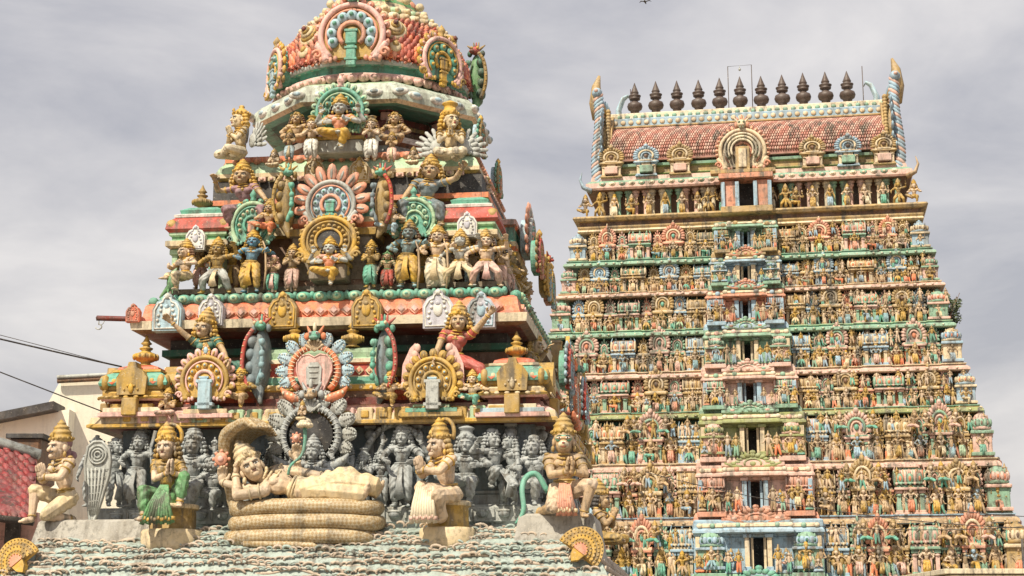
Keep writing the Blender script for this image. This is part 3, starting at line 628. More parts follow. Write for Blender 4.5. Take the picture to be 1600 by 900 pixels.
# corner rocks under the kneeling figures and shell medallions on the eave corners
def rockblock(px0, px1, pyt, pyb, ly, dep, k):
    x0, x1 = nx(px0, pyb, ly), nx(px1, pyb, ly); z0, z1 = nz(px0, pyb, ly)-.12, nz(px0, pyt, ly)
    m = MB(); xm = (x0+x1)/2
    m.mould(rect(x0, x1, ly, ly+dep), [(.06,z0),(.02,z0+(z1-z0)*.5),(-.03,z1-.03),(-.07,z1)], 0); return m
rockblock(52, 232, 812, 862, -.62, 1.2, 0).build('corner_plinth', M(['rock']), near)
rockblock(806, 932, 802, 868, -.66, 1.2, 0).build('corner_plinth', M(['rock']), near)
def fan():
    m = MB()
    for i, (r_, mi) in enumerate(((1,0),(.84,1),(.68,0),(.50,1),(.34,2))):
        m.prism(arc(r_, -96, 96, 20), -.06*i-.05, .1, mi)
        for k in range(int(16*r_)+4):
            t = R(-92 + 184*k/(int(16*r_)+3)); m.ell((r_*.94*math.sin(t), -.06*i-.07, r_*.94*math.cos(t)), (.035,.03,.035), 1-mi if mi < 2 else 0, None, (6,4))
    m.prism([(-.3,-.02),(.3,-.02),(.22,-.3),(0,-.5),(-.22,-.3)], -.25, .1, 0); return m
fm = fan()
for px, py, ro in ((30, 880, -40), (905, 862, 38)):
    x, z, S = NF.pix(px, py, -1.02); o = fm.build('shell_medallion', M(['gold','dgold','salmon']), near)
    o.matrix_local = Matrix.Translation((x, -1.02, z)) @ Matrix.Rotation(R(ro), 4, 'Y') @ Matrix.Rotation(R(-12), 4, 'X') @ Matrix.Diagonal((36*S, 36*S, 42*S, 1))
# --- level 1: ledge with lotus buds, grey statue wall
LY1 = .35
P1, S1 = lev('ledge', LY1, 842, [(10,835),(10,822),(18,818),(18,796),(12,792),(-20,791)], ['grey','grey','lgrey','lgrey','grey'])
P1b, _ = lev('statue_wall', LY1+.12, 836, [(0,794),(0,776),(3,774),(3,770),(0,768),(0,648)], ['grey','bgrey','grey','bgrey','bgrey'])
def bud(i):
    q = MB(); q.ell((0,-.02,0),(.075,.05,.055),0,None,(12,8)); q.ell((0,-.035,.03),(.095,.04,.022),1,None,(8,5)); q.box((.14,0,0),(.03,.05,.10),1); return q
m = MB(); row(m, P1, bud, 20, nz(485, 806, LY1), .15); m.build('lotus_buds', M(['grey','lgrey']), near)
# pilasters behind the grey statues
m = MB()
def pil(i):
    q = MB(); q.box((0,0,.5),(.09,.10,1.0),0); q.box((0,-.01,.9),(.15,.14,.06),0); q.box((0,-.01,.1),(.14,.14,.08),0); q.lathe([(.05,.72),(.08,.78),(.08,.82),(.04,.86)], (0,-.03,0), 0, 10); return q
row(m, P1b, pil, 9, nz(485,780,LY1+.12), .02); m.build('pilaster_row', M(['grey']), near)
# --- cornice 1
LC1 = .10
PC1, SC1 = lev('cornice', LC1+.35, 826, [(-6,668),(30,668),(44,671),(50,669),(50,665),(47,663),(45,653),(32,645),(24,643),(24,637),(10,634),(-40,633)], ['maroon','brown','ochre','gold','gold','cream','pink','cream','pink','pink','grey'])
m = MB(); cl = ['lgreen','ochre','pink','cream','ochre','green']
rc_ = random.Random(5)
def tile(i):
    q = MB(); q.box((0,-.33,.02),(.20,.12,.17),rc_.choice([0,1,2,3,3,2]),b=.015); q.box((0,-.395,.02),(.10,.03,.09),rc_.choice([1,4,3]),b=.01); return q
row(m, PC1, tile, 22, nz(485,655,LC1+.2), 0); m.build('cornice_tiles', M(['lgreen','ochre','pink','cream','gold']), near)
m = MB()
def gbead(i): q = MB(); q.box((0,-.385,-.075),(.13,.03,.035),0,b=.008); q.ell((.11,-.385,-.07),(.03,.02,.02),1,None,(6,4)); return q
row(m, PC1, gbead, 30, nz(485,655,LC1+.2), 0); m.build('bead_band', M(['ochre','cream']), near)
# --- level 2 recess
LY2 = .95
P2, S2 = lev('tier_wall', LY2, 792, [(0,636),(0,618),(14,616),(14,606),(0,603),(0,594),(8,592),(8,578),(0,576),(0,556),(10,554),(10,544),(0,542),(0,515)], ['maroon','gold','gold','orange','orange','ochre','ochre','dark','brown','dteal','dteal','dark','dark'])  # maroon wall and bands, coloured darker to imitate deep recess shade
P2b, _ = lev('tier_base', .48, 812, [(8,640),(8,630),(2,628),(2,622),(8,619),(8,611),(-60,610)], ['maroon','maroon','orange','orange2','orange','maroon'])
# projecting blocks behind central horseshoe and its side panels
def blk(name, px0, px1, ly, dep, prof, cols, sides=(0,)):
    x0, x1 = nx(px0, prof[0][1], ly), nx(px1, prof[0][1], ly); S = nS(485, prof[0][1], ly)
    m = MB(); m.mould(rect(x0, x1, ly, ly+dep), [(o*S, nz(485, y, ly)) for o, y in prof], list(range(len(prof)-1))); me = m.mesh(name)
    for q in M(cols): me.materials.append(q)
    for sd_ in sides:
        o = bpy.data.objects.new(name, me); scene.collection.objects.link(o); o.parent = near; o.matrix_local = ROT(sd_)
blk('centre_block', 408, 590, .28, 1.0, [(6,634),(6,624),(0,622),(0,612),(6,610),(6,603),(0,601),(2,597),(2,590),(0,588),(0,570),(4,568),(4,562),(0,560),(2,552),(2,546),(-6,544)],
    ['maroon','maroon','brown','gold','gold','cream','teal','teal','cream','red','orange2','pcream','lgreen','lgreen','lgreen','lgreen'], (0,1,3))
m = MB()
for px in (418, 436, 562, 578):
    x, z, S = NF.pix(px, 579, .28); m.prism([(x-7*S,z),(x,z+7*S),(x+7*S,z),(x,z-7*S)], .25, .30, 0); m.prism([(x-3*S,z),(x,z+3*S),(x+3*S,z),(x,z-3*S)], .235, .26, 1)
for k in range(12):
    x, z, S = NF.pix(405+k*16, 606, .28); m.ell((x, .24, z), (3.5*S,)*3, 2, None, (8,5))
m.build('diamond_panel', M(['cream','salmon','cream']), near)
# pavilions at the corners of level 2
pv = {}
def pav(px, py_b, py_t, wpx, ly, mats, label=None, sides=(0,), pot_h=42, potmat='gold'):
    x, z, S = NF.pix(px, py_b, ly); zt_ = nz(px, py_t, ly); w = wpx*S; h = zt_-z; m = pavilion(w, h); me = m.mesh('corner_pavilion')
    for q in M(mats): me.materials.append(q)
    m2 = MB(); pot(m2, (0,0,0), pot_h*S); me2 = m2.mesh('pot_finial'); me2.materials.append(mat(potmat))
    for sd_ in sides:
        o = bpy.data.objects.new('corner_pavilion', me); scene.collection.objects.link(o); o.parent = near; o.matrix_local = ROT(sd_) @ Matrix.Translation((x, ly+w*.5, z))
        f_ = bpy.data.objects.new('pot_finial', me2); scene.collection.objects.link(f_); f_.parent = o; f_.location = (0, 0, h)
pav(208, 646, 566, 90, .12, ['ochre','pink','teal','gold','orange','ochre','maroon'], sides=(0,3), pot_h=52)
pav(802, 642, 554, 90, .12, ['ochre','pink','teal','cream','orange','ochre','maroon'], sides=(0,1), pot_h=46)
# ornaments of level 2
orn('horseshoe_arch', kudu(15, 9, 'leaf', flame=.26), ['gold','ochre','pink','gold','lblue','gold','maroon'], 320, 594, .02, 42)
orn('horseshoe_arch', kudu(13, 9, None, flame=.26), ['ochre','gold','ochre','gold','lblue','gold','maroon'], 676, 595, .02, 41)
m = MB()
for sg in (-1,1):
    m.prism([(sg*.25,.2),(sg*.62,1.30),(sg*.80,1.12),(sg*1.05,.55),(sg*1.08,0),(sg*.9,-.5)], .02, .16, 0)
    for k in range(7): t = k/6; m.ell((sg*(.55+.45*t), .02, 1.12-1.3*t), (.13,.07,.16), 1, None, (8,5))
orn('leaf_wings', m, ['pink','fpink'], 676, 594, .08, 46); orn('leaf_wings', m, ['pink','fpink'], 320, 596, .08, 38, szz=.9)
orn('horseshoe_arch', leaf_arch(), ['lblue','orange2','pink','pcream','lgrey','teal','maroon','tan'], 492, 580, .0, 50, sides=(0,1,3))
PA_ = profile_arch()
orn('profile_arch', PA_, ['bgrey','red','bgrey','teal','cream','bluegr'], 407, 564, .20, 56, rz=-12)
orn('profile_arch', PA_, ['bgrey','red','teal','teal','cream','teal'], 600, 564, .20, 56, sxx=-1)
for px in (460, 551):
    x, z, S = NF.pix(px, 543, .32); m = MB(); pot(m, (x, .32, z), 46*S); m.build('pot_finial', M(['gold']), near)
# posts and steps in front
for px, c_ in ((320,'lblue'),(676,'lgrey')):
    m = MB()
    for py, w_, h_ in ((618,20,44),(596,26,5),(632,28,5)): x, z, S = NF.pix(px, py, -.02); m.box((x,-.02,z),(w_*S,.10,h_*S),0)
    m.build('pillar', M([c_]), near)
def steps(px0, px1, py, cols):
    m = MB()
    for i, (dy, ins, ly) in enumerate(((0,0,-.02),(-7,8,.03),(-13,20,.08))):
        x0, z, S = NF.pix(px0+ins, py+dy, ly); x1 = nx(px1-ins, py+dy, ly); m.box(((x0+x1)/2, ly+.15, z), (x1-x0, .3, 7*S), i)
    m.build('step', M(cols), near)
steps(278, 362, 650, ['pink','cream','teal']); steps(152, 258, 648, ['pink','pcream','ochre']); steps(625, 722, 648, ['ochre','teal','lgreen']); steps(742, 858, 648, ['pink','lblue','pcream'])
# --- cornice 2
LC2 = .62
PC2, SC2 = lev('cornice', LC2, 790, [(-10,520),(24,520),(36,516),(38,503),(26,501),(24,497),(20,476),(14,472),(4,470),(-8,470),(-8,462),(-60,461)], ['maroon','brown','pcream','white','orange','orange2','orange','gold','maroon','teal','teal'])
m = MB()
def dia(i):
    q = MB(); q.prism([(-.085,0),(0,.075),(.085,0),(0,-.075)], -.03, .02, 0); q.prism([(-.045,0),(0,.04),(.045,0),(0,-.04)], -.05, 0, 1); q.ell((.0,-.07,-.18),(.045,.03,.04),2,None,(8,5)); return q
row(m, PC2, dia, 26, nz(485,487,LC2-.15), .20); m.build('diamond_frieze', M(['salmon','pink','lblue']), near)
m = MB()
def scroll(i):
    q = MB(); q.ell((0,-.0,0),(.115,.085,.075),0,None,(12,8)); q.ell((0,-.08,0),(.06,.03,.045),1,None,(8,5)); q.ell((0,-.10,0),(.025,.03,.02),0,None,(6,4)); q.ell((.115,0,0.02),(.04,.07,.06),0,None,(8,5)); return q
row(m, PC2, scroll, 20, nz(485,465,LC2-.1), .12); m.build('lotus_scroll', M(['teal','lgreen']), near)
def plaque_mb(style=0):
    m = MB(); pl = [(-.5,-.62),(-.52,.15),(-.36,.42),(-.17,.50),(-.15,.62),(0,.74),(.15,.62),(.17,.50),(.36,.42),(.52,.15),(.5,-.62)]
    m.prism(pl, -.10, .35, 0); m.tube([(x*.84,-.11,z*.84-.02) for x, z in pl], .035, 1, seg=6, closed=True); m.ell((0,-.11,.02),(.16,.07,.24),1); m.ell((0,-.14,.22),(.09,.06,.09),0)
    m.ell((0,-.12,.60),(.10,.06,.10),1)
    for s_ in (-1,1):
        for k in range(5): m.ell((s_*(.26+.06*math.sin(k*1.3)),-.12,-.42+.17*k),(.06,.04,.055),1,None,(6,4))
    return m
PQ = plaque_mb()
for px, py, c1, c2, s_ in ((262,490,'lblue','white',45),(330,486,'lav','white',38),(442,487,'dgold','gold',44),(573,485,'dgold','gold',46),(685,485,'lav','white',47),(752,486,'lav','lblue',43),(208,490,'orange','salmon',22)):
    orn('gable_plaque', PQ, [c1, c2], px, py, .28, s_)
for px in (600, 700, 800): orn('gable_plaque', PQ, ['dgold','gold'], px, 487, .28, 36, sides=(1,))
# --- level 3
LY3 = 1.30
P3, S3 = lev('tier_wall', LY3, 752, [(0,466),(0,440),(5,438),(5,432),(0,430),(0,372),(12,370),(14,358),(0,356),(0,330),(0,322),(12,320),(12,312),(0,310),(0,280)], ['brown','mud','brown','mud','brown','ochre','cream','maroon','dteal','maroon','ochre','orange2','dteal','dark'])  # dark browns put the recess shade into the wall colour
lev('tier_base', .80, 786, [(0,470),(0,458),(6,456),(6,448),(-50,446)], ['brown','brown','mud','mud'])
def side_pav(px0, px1, pyb, ly, cols):   # barrel-roofed end pavilion above the figures
    x0, z0, S = NF.pix(px0, pyb, ly); x1 = nx(px1, pyb, ly); w = x1-x0; cx = (x0+x1)/2; d = .8
    m = MB(); b_ = rect(x0, x1, ly, ly+d)
    m.mould(b_, [(4*S,z0),(8*S,z0+2*S),(8*S,z0+10*S),(0,z0+13*S),(0,z0+18*S),(4*S,z0+20*S),(4*S,z0+24*S)], [0,0,1,2,1,1])
    m.mould(b_, [(4*S,z0+24*S),(9*S,z0+29*S),(7*S,z0+38*S),(0*S,z0+47*S),(-4*S,z0+50*S)], [3,3,3,3]); m.mould(b_, [(-2*S,z0+50*S),(-1*S,z0+54*S),(-8*S,z0+57*S)], [4,4]); m.mould(b_, [(-10*S,z0+57*S),(-8*S,z0+63*S),(-20*S,z0+70*S)], [5,5])
    for s_, xx in ((-1,x0),(1,x1)):
        m.lathe([(.01,0),(8*S,.0),(9*S,3*S),(6*S,5*S),(2*S,7*S)], (xx+s_*6*S-s_*6*S, ly-2*S, z0+36*S), 6, 12, axis=(0,-1,0))
    m.build('barrel_pavilion', M(cols), near)
    for k, s_ in ((0,-1),(1,1)):
        q = MB(); q.box(((x0+4*S) if s_ < 0 else (x1-4*S), ly+.1, z0-34*S), (9*S, .12, 68*S), 0); q.box(((x0+4*S) if s_ < 0 else (x1-4*S), ly+.1, z0-6*S), (15*S, .18, 8*S), 0); q.build('pillar', M(['lgreen' if px0 < 400 else 'lgrey']), near)
    return cx, z0+70*S, S
cx, zz, S = side_pav(268, 350, 388, .78, ['cream','lgreen','green','red','white','teal','ochre']); m = MB(); pot(m, (cx-8*S,1.1,zz), 42*S); m.build('pot_finial', M(['dgold']), near)
side_pav(694, 770, 372, .78, ['cream','lgreen','green','red','white','teal','ochre'])
orn('gable_plaque', PQ, ['white','lav'], 306, 373, .70, 30); orn('gable_plaque', PQ, ['white','lav'], 730, 352, .70, 30)
orn('horseshoe_arch', kudu(13, 11, 'bud', flame=.14), ['teal','lgreen','teal','lgreen','salmon','teal','maroon'], 394, 352, .74, 36, szz=1.15)
orn('horseshoe_arch', kudu(11, 0+9, 'bud', swirl=True, flame=.10), ['teal','lgreen','teal','lgreen','teal','teal','maroon'], 646, 343, .74, 38)
orn('horseshoe_arch', kudu(13, 9, None, flame=.50), ['lblue','lgrey','salmon','lblue','teal','gold','maroon'], 517, 320, .60, 43, sides=(0,1,3))
orn('niche_arch', kudu(1+22, 13, None, opening=True, flame=.10), ['ochre','gold','ochre','dgold','gold','gold','black'], 514, 376, .54, 43, sides=(0,), szz=1.0, sxx=1.12)
for px, s_, c_ in ((449,-1,'dgold'),(597,1,'dgold')): orn('profile_arch', PA_, [c_,'ochre' if s_ < 0 else 'red','dgold','teal','gold','teal' if s_ < 0 else 'bgrey'], px, 316, .60, 48, sxx=-s_)
blk('centre_block', 455, 580, .78, .6, [(2,452),(2,440),(0,438),(0,372),(6,370),(8,360),(0,357),(4,350),(4,342),(0,338),(0,318),(4,314),(4,306),(-4,303)], ['brown','brown','mud','mud','ochre','cream','orange2','cream','teal','teal','orange2','pink','cream'], (0,1,3))
x, z, S = NF.pix(514, 375, .5)
m = MB(); m.box((x, .64, z-52*S), (58*S, .42, 26*S), 0); m.box((x,.64,z-37*S),(64*S,.5,5*S),1); m.build('throne', M(['mud','ochre']), near)
for px in (486, 542):
    m = MB(); x, z, S = NF.pix(px, 405, .58); m.lathe([(4*S,-26*S),(6*S,-22*S),(4*S,-18*S),(4*S,18*S),(7*S,22*S),(5*S,27*S)], (x,.58,z), 0, 10); m.build('pillar', M(['ochre']), near)
for px in (492, 528, 552): x, z, S = NF.pix(px, 296, .72); m = MB(); pot(m, (x,.72,z-6*S), 22*S); m.build('pot_finial', M(['dgold']), near)
# --- cornice 3
LC3 = 1.45
PC3, SC3 = lev('cornice', LC3, 730, [(-6,285),(14,285),(22,280),(22,274),(16,262),(8,254),(10,253),(10,245),(-2,243),(-60,242)], ['dteal','ochre','cream','lgreen','lgreen','cream','orange2','orange','pink'])
m = MB()
def roset(i): q = MB(); q.lathe([(.055,0),(.06,.015),(.03,.03),(.035,.045),(.01,.06)], (0,0,0), 0, 10, axis=(0,-1,0)); return q
row(m, PC3, roset, 22, nz(485,248.5,LC3-.1), .095); m.build('rosette_frieze', M(['salmon']), near)
m = MB()
def drop(i): q = MB(); q.box((0,0,0),(.11,.05,.07),i % 2,b=.012); q.ell((0,-.03,0),(.03,.02,.03),1,None,(6,4)); return q
row(m, PC3, drop, 24, nz(485,278,LC3-.2), .195); m.build('cornice_tiles', M(['cream','fpink']), near)
for px, c1, c2 in ((491,'cream','ochre'),(562,'cream','ochre'),(672,'pink','lav')): orn('gable_plaque', PQ, [c1, c2], px, 266, 1.18, 30 if px < 600 else 32)
for px in (480, 560): orn('gable_plaque', PQ, ['cream','ochre'], px, 266, 1.18, 30, sides=(1,))
# --- neck, octagonal platform and eave
def octo(r_, k=.42): c = r_; s = r_*k; return [(-s,CY-c),(s,CY-c),(c,CY-s),(c,CY+s),(s,CY+c),(-s,CY+c),(-c,CY+s),(-c,CY-s)]
rE = nx(752, 172, CY) ; rN = rE*.70
def olev(name, r_, ly, prof_, cols, k=.42):
    S = nS(560, 180, ly); m = MB(); m.mould(octo(r_, k), [(o*S, nz(520, y, ly)) for o, y in prof_], list(range(len(prof_)-1))); return m.build(name, M(cols), near)
olev('neck_platform', rE*.80, CY-rE*.8, [(8,246),(8,238),(0,236),(0,230),(10,226),(12,218),(0,216),(-40,215)], ['grey','grey','grey','brown','lgrey','lgrey','grey'])
olev('neck_wall', rE*.56, CY-rE*.62, [(0,222),(0,200),(4,198),(4,192),(0,190),(0,130)], ['brown','maroon','ochre','maroon','maroon'])
m = MB()
for k in range(8):
    a = k*math.pi/4; T = Matrix.Translation((0,CY,0)) @ Matrix.Rotation(a, 4, 'Z')
    for xx in (-.30,.30):
        q = MB(); zz0, zz1 = nz(520,222,1.5), nz(520,138,1.5)
        for i in range(6): q.box((0,0,zz0+(zz1-zz0)*(i+.5)/6), (.14 if i % 2 else .20, .14 if i % 2 else .2, (zz1-zz0)/6.2), i % 2)
        m.join(q, np.array(T @ Matrix.Translation((xx*1.4, -rE*.66, 0))))
m.build('neck_pillars', M(['maroon','pink']), near)
olev('eave', rE*.80, CY-rE, [(-6,158),(10,160),(32,163),(38,158),(38,148),(35,138),(26,129),(10,122),(-40,114)], ['dteal','teal','cream','eav','eav','eav','lgreen','lgreen'])
m = MB()
for k in range(8):
    a = k*math.pi/4; T = Matrix.Translation((0,CY,0)) @ Matrix.Rotation(a, 4, 'Z')
    S = nS(520,160,1.3)
    for xx in (-.9,-.45,0,.45,.9):
        if k % 2 and abs(xx) > .5: continue
        q = MB(); q.ell((0,0,0),(.12,.05,.06),0); q.ell((0,-.035,0),(.07,.03,.035),1,None,(8,5)); m.join(q, np.array(T @ Matrix.Translation((xx*.80*rE/1.6, -rE*(.80 if k%2==0 else .80)-38*S, nz(520,147,CY-rE))) @ Matrix.Rotation(R(-12),4,'X')))
m.build('eave_rosettes', M(['white','lblue']), near)
# --- dome
cxp = 576; S = nS(cxp, 80, CY)
zY = lambda py, r_=150: nz(cxp, py, CY-r_*S*.9)
def dl(name, prof_, cols, seg=32): 
    m = MB(); m.lathe([(r_*S, zY(y, r_)) for r_, y in prof_], (0,CY,0), 0, seg, mis=list(range(len(prof_)-1))); return m.build(name, M(cols), near)
dl('dome_base', [(150,150),(152,138),(140,134),(138,128),(146,124),(146,118),(136,116),(136,108),(146,105),(148,98),(140,95)], ['pcream','teal','green','pink','pink','teal','teal','teal','lgrey','lgreen'])
dprof = [(142,97),(148,88),(146,74),(138,58),(124,42),(108,30),(92,20),(78,12),(70,4),(66,-10),(50,-22),(30,-30)]
dl('dome', dprof, ['dome','dome','dome','dome','dome','cream','lgreen','cream','green','green','green'])
m = MB(); D = dprof[:6]
rs_ = random.Random(8)
for r_i in range(14):
    t = r_i/13.*4.6; k = int(t); f_ = t-k; rr = (D[k][0]*(1-f_)+D[k+1][0]*f_)*S; z = zY(D[k][1],D[k][0])*(1-f_)+zY(D[k+1][1],D[k+1][0])*f_; tl = math.atan2((D[k+1][0]-D[k][0])*S, zY(D[k+1][1],D[k+1][0])-zY(D[k][1],D[k][0])); n = 84
    for j in range(n):
        a = 2*math.pi*(j+.5*(r_i % 2))/n
        T = Matrix.Translation((rr*math.sin(a), CY-rr*math.cos(a), z)) @ Matrix.Rotation(a,4,'Z') @ Matrix.Rotation(-tl,4,'X'); q = MB()
        k_ = rs_.uniform(.8,1.15); q.ell((0,-.015,0),(.042*k_,.030,.075*k_),rs_.choice((0,0,1,2)),None,(6,4)); q.cap((0,-.03,-.05),(0,-.045,-.09),.012,.004,0,q=5); m.join(q, np.array(T))
m.build('dome_scales', M(['dome','orange2','salmon']), near)
def bandbeads(name, r_, py, n, sz, cols, el=(1,1,1)):
    m = MB()
    for j in range(n):
        a = 2*math.pi*j/n; q = MB(); q.ell((0,0,0), (sz*el[0],sz*el[1],sz*el[2]), j % len(cols), None, (8,5)); q.ell((0,-sz*.7,0),(sz*.4,)*3,0,None,(6,4))
        m.join(q, np.array(Matrix.Translation((r_*S*math.sin(a), CY-r_*S*math.cos(a), zY(py, r_))) @ Matrix.Rotation(a,4,'Z')))
    m.build(name, M(cols), near)
bandbeads('bead_band', 141, 101, 64, .075, ['lgrey','pcream'], (1,.6,.8)); bandbeads('bead_band', 146, 126, 56, .085, ['pink','fpink'], (1.05,.6,.75)); bandbeads('petal_band', 110, 27, 40, .10, ['cream','pcream'], (1,.5,.7)); bandbeads('petal_band', 92, 17, 34, .10, ['cream','lgreen'], (1,.5,.6)); bandbeads('petal_band', 146, 142, 44, .095, ['cream','lgreen'], (1,.5,.5)); bandbeads('petal_band', 64, 0, 14, .17, ['cream','salmon'], (1,.3,.6))
for a_ in (-32, 24, 66, -75, 115):
    a = R(a_); rr = 134*S; q = MB()
    for i, (r_, mi) in enumerate(((21,0),(16,1),(12,0),(7,1),(4,2))): q.lathe([(r_*S*.9,0),(r_*S,.03),(r_*S*.85,.06)], (0,-.035*i,0), mi, 16, axis=(0,-1,0))
    q.ell((0,-.01,-32*S),(10*S,.05,11*S),0)
    q.ell((0,-.05,-30*S),(5*S,.04,6*S),1)
    o = q.build('dome_medallion', M(['cream','ochre','maroon']), near); o.matrix_local = Matrix.Translation((rr*math.sin(a), CY-rr*math.cos(a), zY(52, 130))) @ Matrix.Rotation(a,4,'Z') @ Matrix.Rotation(R(-24),4,'X')
kd = kudu(17, 9, 'face', flame=.14, depth=.9, bs=1.45); kd2 = kudu(13, 7, 'bud', flame=.2, depth=.8, bs=1.2); kq = kudu(13, 9, 'face', swirl=True, flame=.34, depth=.22, bs=1.4)
for a_, k_, cl_, s_, y_ in ((0,kd,['ochre','pink','salmon','lblue','teal','teal','maroon'],54,62),(52,kd2,['teal','pink','gold','teal','gold','ochre','maroon'],42,88),(-60,kd2,['teal','pink','gold','teal','lblue','ochre','maroon'],42,88),(104,PA_,['green','dgold','dteal','tred','gold','teal'],46,118),(-100,PA_,['dteal','ochre','green','tan','gold','teal'],38,112)):
    a = R(a_); rr = (156 if abs(a_) < 90 else 160)*S; rzx = a if abs(a_) < 90 else 0; me = k_.mesh('horseshoe_arch')
    for q in M(cl_): me.materials.append(q)
    o = bpy.data.objects.new('horseshoe_arch', me); scene.collection.objects.link(o); o.parent = near
    o.matrix_local = Matrix.Translation((rr*math.sin(a), CY-rr*math.cos(a), zY(y_, 150 if abs(a_) < 90 else 0))) @ Matrix.Rotation(rzx,4,'Z') @ Matrix.Diagonal((s_*S*(-1 if a_ > 90 else 1), s_*S, s_*S, 1))
# arch behind seated deity
orn('niche_arch', kudu(17, 9, 'bud', flame=.20, opening=False, plaque=False), ['teal','teal','lgreen','teal','gold','pink','maroon'], 531, 176, 1.02, 42, szz=1.05)
m = MB(); x, z, S_ = NF.pix(530, 228, 1.05); m.box((x,1.3,z),(74*S_,.5,22*S_),0); m.box((x,1.3,z+13*S_),(80*S_,.56,5*S_),1); m.box((x,1.42,z+40*S_),(72*S_,.1,50*S_),2); m.build('throne', M(['lgrey','ochre','red']), near)
# top finial above the frame
m = MB(); pot(m, (0,CY,zY(-28, 30)), 70*S); m.build('pot_finial', M(['gold']), near)
# big grey arch behind the reclining figure
orn('horseshoe_arch', leaf_arch(opening=True), ['lgrey','grey','grey','lgrey','lgrey','tan','black','lgrey'], 486, 680, -.05, 58)
m = MB(); 
pts = [(NF.pix(560+56*(1-math.cos(t))/2+60*t/3.14, 745-75*math.sin(t)**.8, .3)[0], .30, NF.pix(600, 745-82*math.sin(t)**.8, .3)[1]) for t in np.linspace(.02, 3.12, 16)]
m.tube(pts, .045, 0, seg=8)
for q in pts[1:-1]: m.ell((q[0],q[1]-.05,q[2]), (.035,)*3, 0, None, (6,4))
m.build('stone_arch', M(['grey']), near)
for px, ly_, py, kk, cc in ((370,.35,380,kudu(13,11,'bud',flame=.24,bs=1.2),['teal','red','dgold','gold','salmon','gold','maroon']),(430,.30,400,kudu(13,9,'face',flame=.3,bs=1.2),['dgold','ochre','gold','gold','lblue','red','maroon']),(560,.35,385,kudu(13,11,'bud',flame=.24),['salmon','gold','teal','gold','lblue','gold','maroon'])):
    orn('horseshoe_arch', kk, cc, px, py, ly_, 36, sides=(1,))
for px, py in ((330,560),(650,560)): orn('horseshoe_arch', kudu(15,9,'leaf',flame=.26), ['teal','red','lblue','gold','lblue','gold','maroon'], px, py, -.05, 42, sides=(1,))
for px in (395, 600): orn('horseshoe_arch', kudu(13,9,'bud',flame=.2), ['lblue','dgold','teal','gold','salmon','gold','maroon'], px, 215, 1.15, 30, sides=(1,))
# hoist beam with hook
m = MB(); x0, z0, S_ = NF.pix(151, 497, .5); x1 = nx(225, 502, .5)
bm_ = MB(); bm_.tube([(x0,.5,z0),(x1,.5,z0-4*S_)], 4.2*S_, 0, seg=4); bm_.build('hoist_beam', M(['maroon']), near)
m.tube([(x0+4*S_,.5,z0-4*S_),(x0+4*S_,.5,z0-11*S_)], .9*S_, 0, seg=6); m.tube([(x0+4*S_+5*S_*math.sin(t),.5,z0-14*S_+4*S_*math.cos(t)) for t in np.linspace(0,4.6,10)], 1.0*S_, 0, seg=6); m.tube([(x0+14*S_,.5,z0-3*S_),(x0+11*S_,.5,z0-9*S_),(x0+7*S_,.5,z0-12*S_)], .6*S_, 0, seg=5)
m.build('hook', M(['lgrey']), near)
# ------------------------------------------------------------------ statues on the near tower
def PX(H, ax, ay, **k):
    o = {}
    for a, v in k.items(): o[a] = ((v[0]-ax)/H, v[2]/H, (ay-v[1])/H) if a in ('pel','neck','fa','fb','ha','hb','ha2','hb2','pray','hd') else v
    return o
def feathers(rows, L_, w, up=1, mir=1):
    m = MB()
    for r_ in range(rows):
        n = 5+r_
        for i in range(n):
            t = R(-10 + 95*i/(n-1)); l = L_*(.45+.28*r_); a = V3(mir*math.cos(t)*.10, .02*r_, math.sin(t)*.1); b = V3(mir*math.cos(t)*l, .03*r_, math.sin(t)*l*up)
            m.tube([a, (a+b)/2*1.0, b*.95, b], [w*.5, w, w*.8, w*.2], 0, seg=6, flat=.45, up=(0,1,0))
    m.ell((mir*.05,0,.05), (.09,.03,.09)); return m
def pleats(x0, x1, z0, x2, x3, z1, y0, y1, n=9, r_=.011):
    m = MB()
    for i in range(n):
        t = i/(n-1); zz = z1 + .012*((i % 2) - .5); q = [(x0+(x1-x0)*t, y0, z0), ((x0+x2)/2*(1-t)+(x1+x3)/2*t, y1-.01, (z0+z1)/2), (x2+(x3-x2)*t, y1, zz)]
        m.tube(q, [r_*.8, r_*1.3, r_*1.9], 0, seg=7); 
        m.tube([(q[2][0], y1, zz+.055), (q[2][0], y1-.002, zz+.025)], [r_*2.0]*2, 1, seg=7)
    return m
CR, CO = 'cream', ['cream','pink','gold','gold','dark']
BIG = dict(hs=1.28, voxel=.0042, thick=.005)
# kneeling man, far left corner
pA = PX(190, 85, 818, pel=(101,776,0), neck=(93,717,-4), pray=(74,749,-34), fa=(57,812,-22), fb=(113,811,4)); pA.update(tyaw=-38, pdir=(-.15,-.15,1), ka=(-.8,-.4,1), kb=(-1,-.9,-.5), ta=(-.9,-.6,-.1), tb=(.6,.2,-.5), moustache=True, sash=False)
m = MB(); ol = [(.0,.62),(.05,.66),(.12,.66),(.18,.60),(.20,.50),(.19,.38),(.15,.22),(.11,.08),(.08,-.02),(.05,0),(.03,.12),(.0,.30),(-.02,.48)]
m.prism(ol, 0, .05, 0); m.tube([(x*1.0,-.0,z) for x, z in ol], .012, 0, seg=6, closed=True)
for r_ in (.075,.05,.025): m.tube([(.09+r_*math.cos(t), -.012, .55+r_*math.sin(t)) for t in np.linspace(0,6.28,18,endpoint=False)], .008, 0, seg=6, closed=True)
for i in range(5): m.tube([(.01+.035*i,-.008,.44),(.03+.026*i,-.008,.25),(.05+.014*i,-.008,.06)], .010, 0, seg=6)
for k in range(6): m.tube([(.0+.006*k,-.012,.42-.065*k),(.19-.017*k,-.012,.43-.065*k)], .004, 0, seg=5)
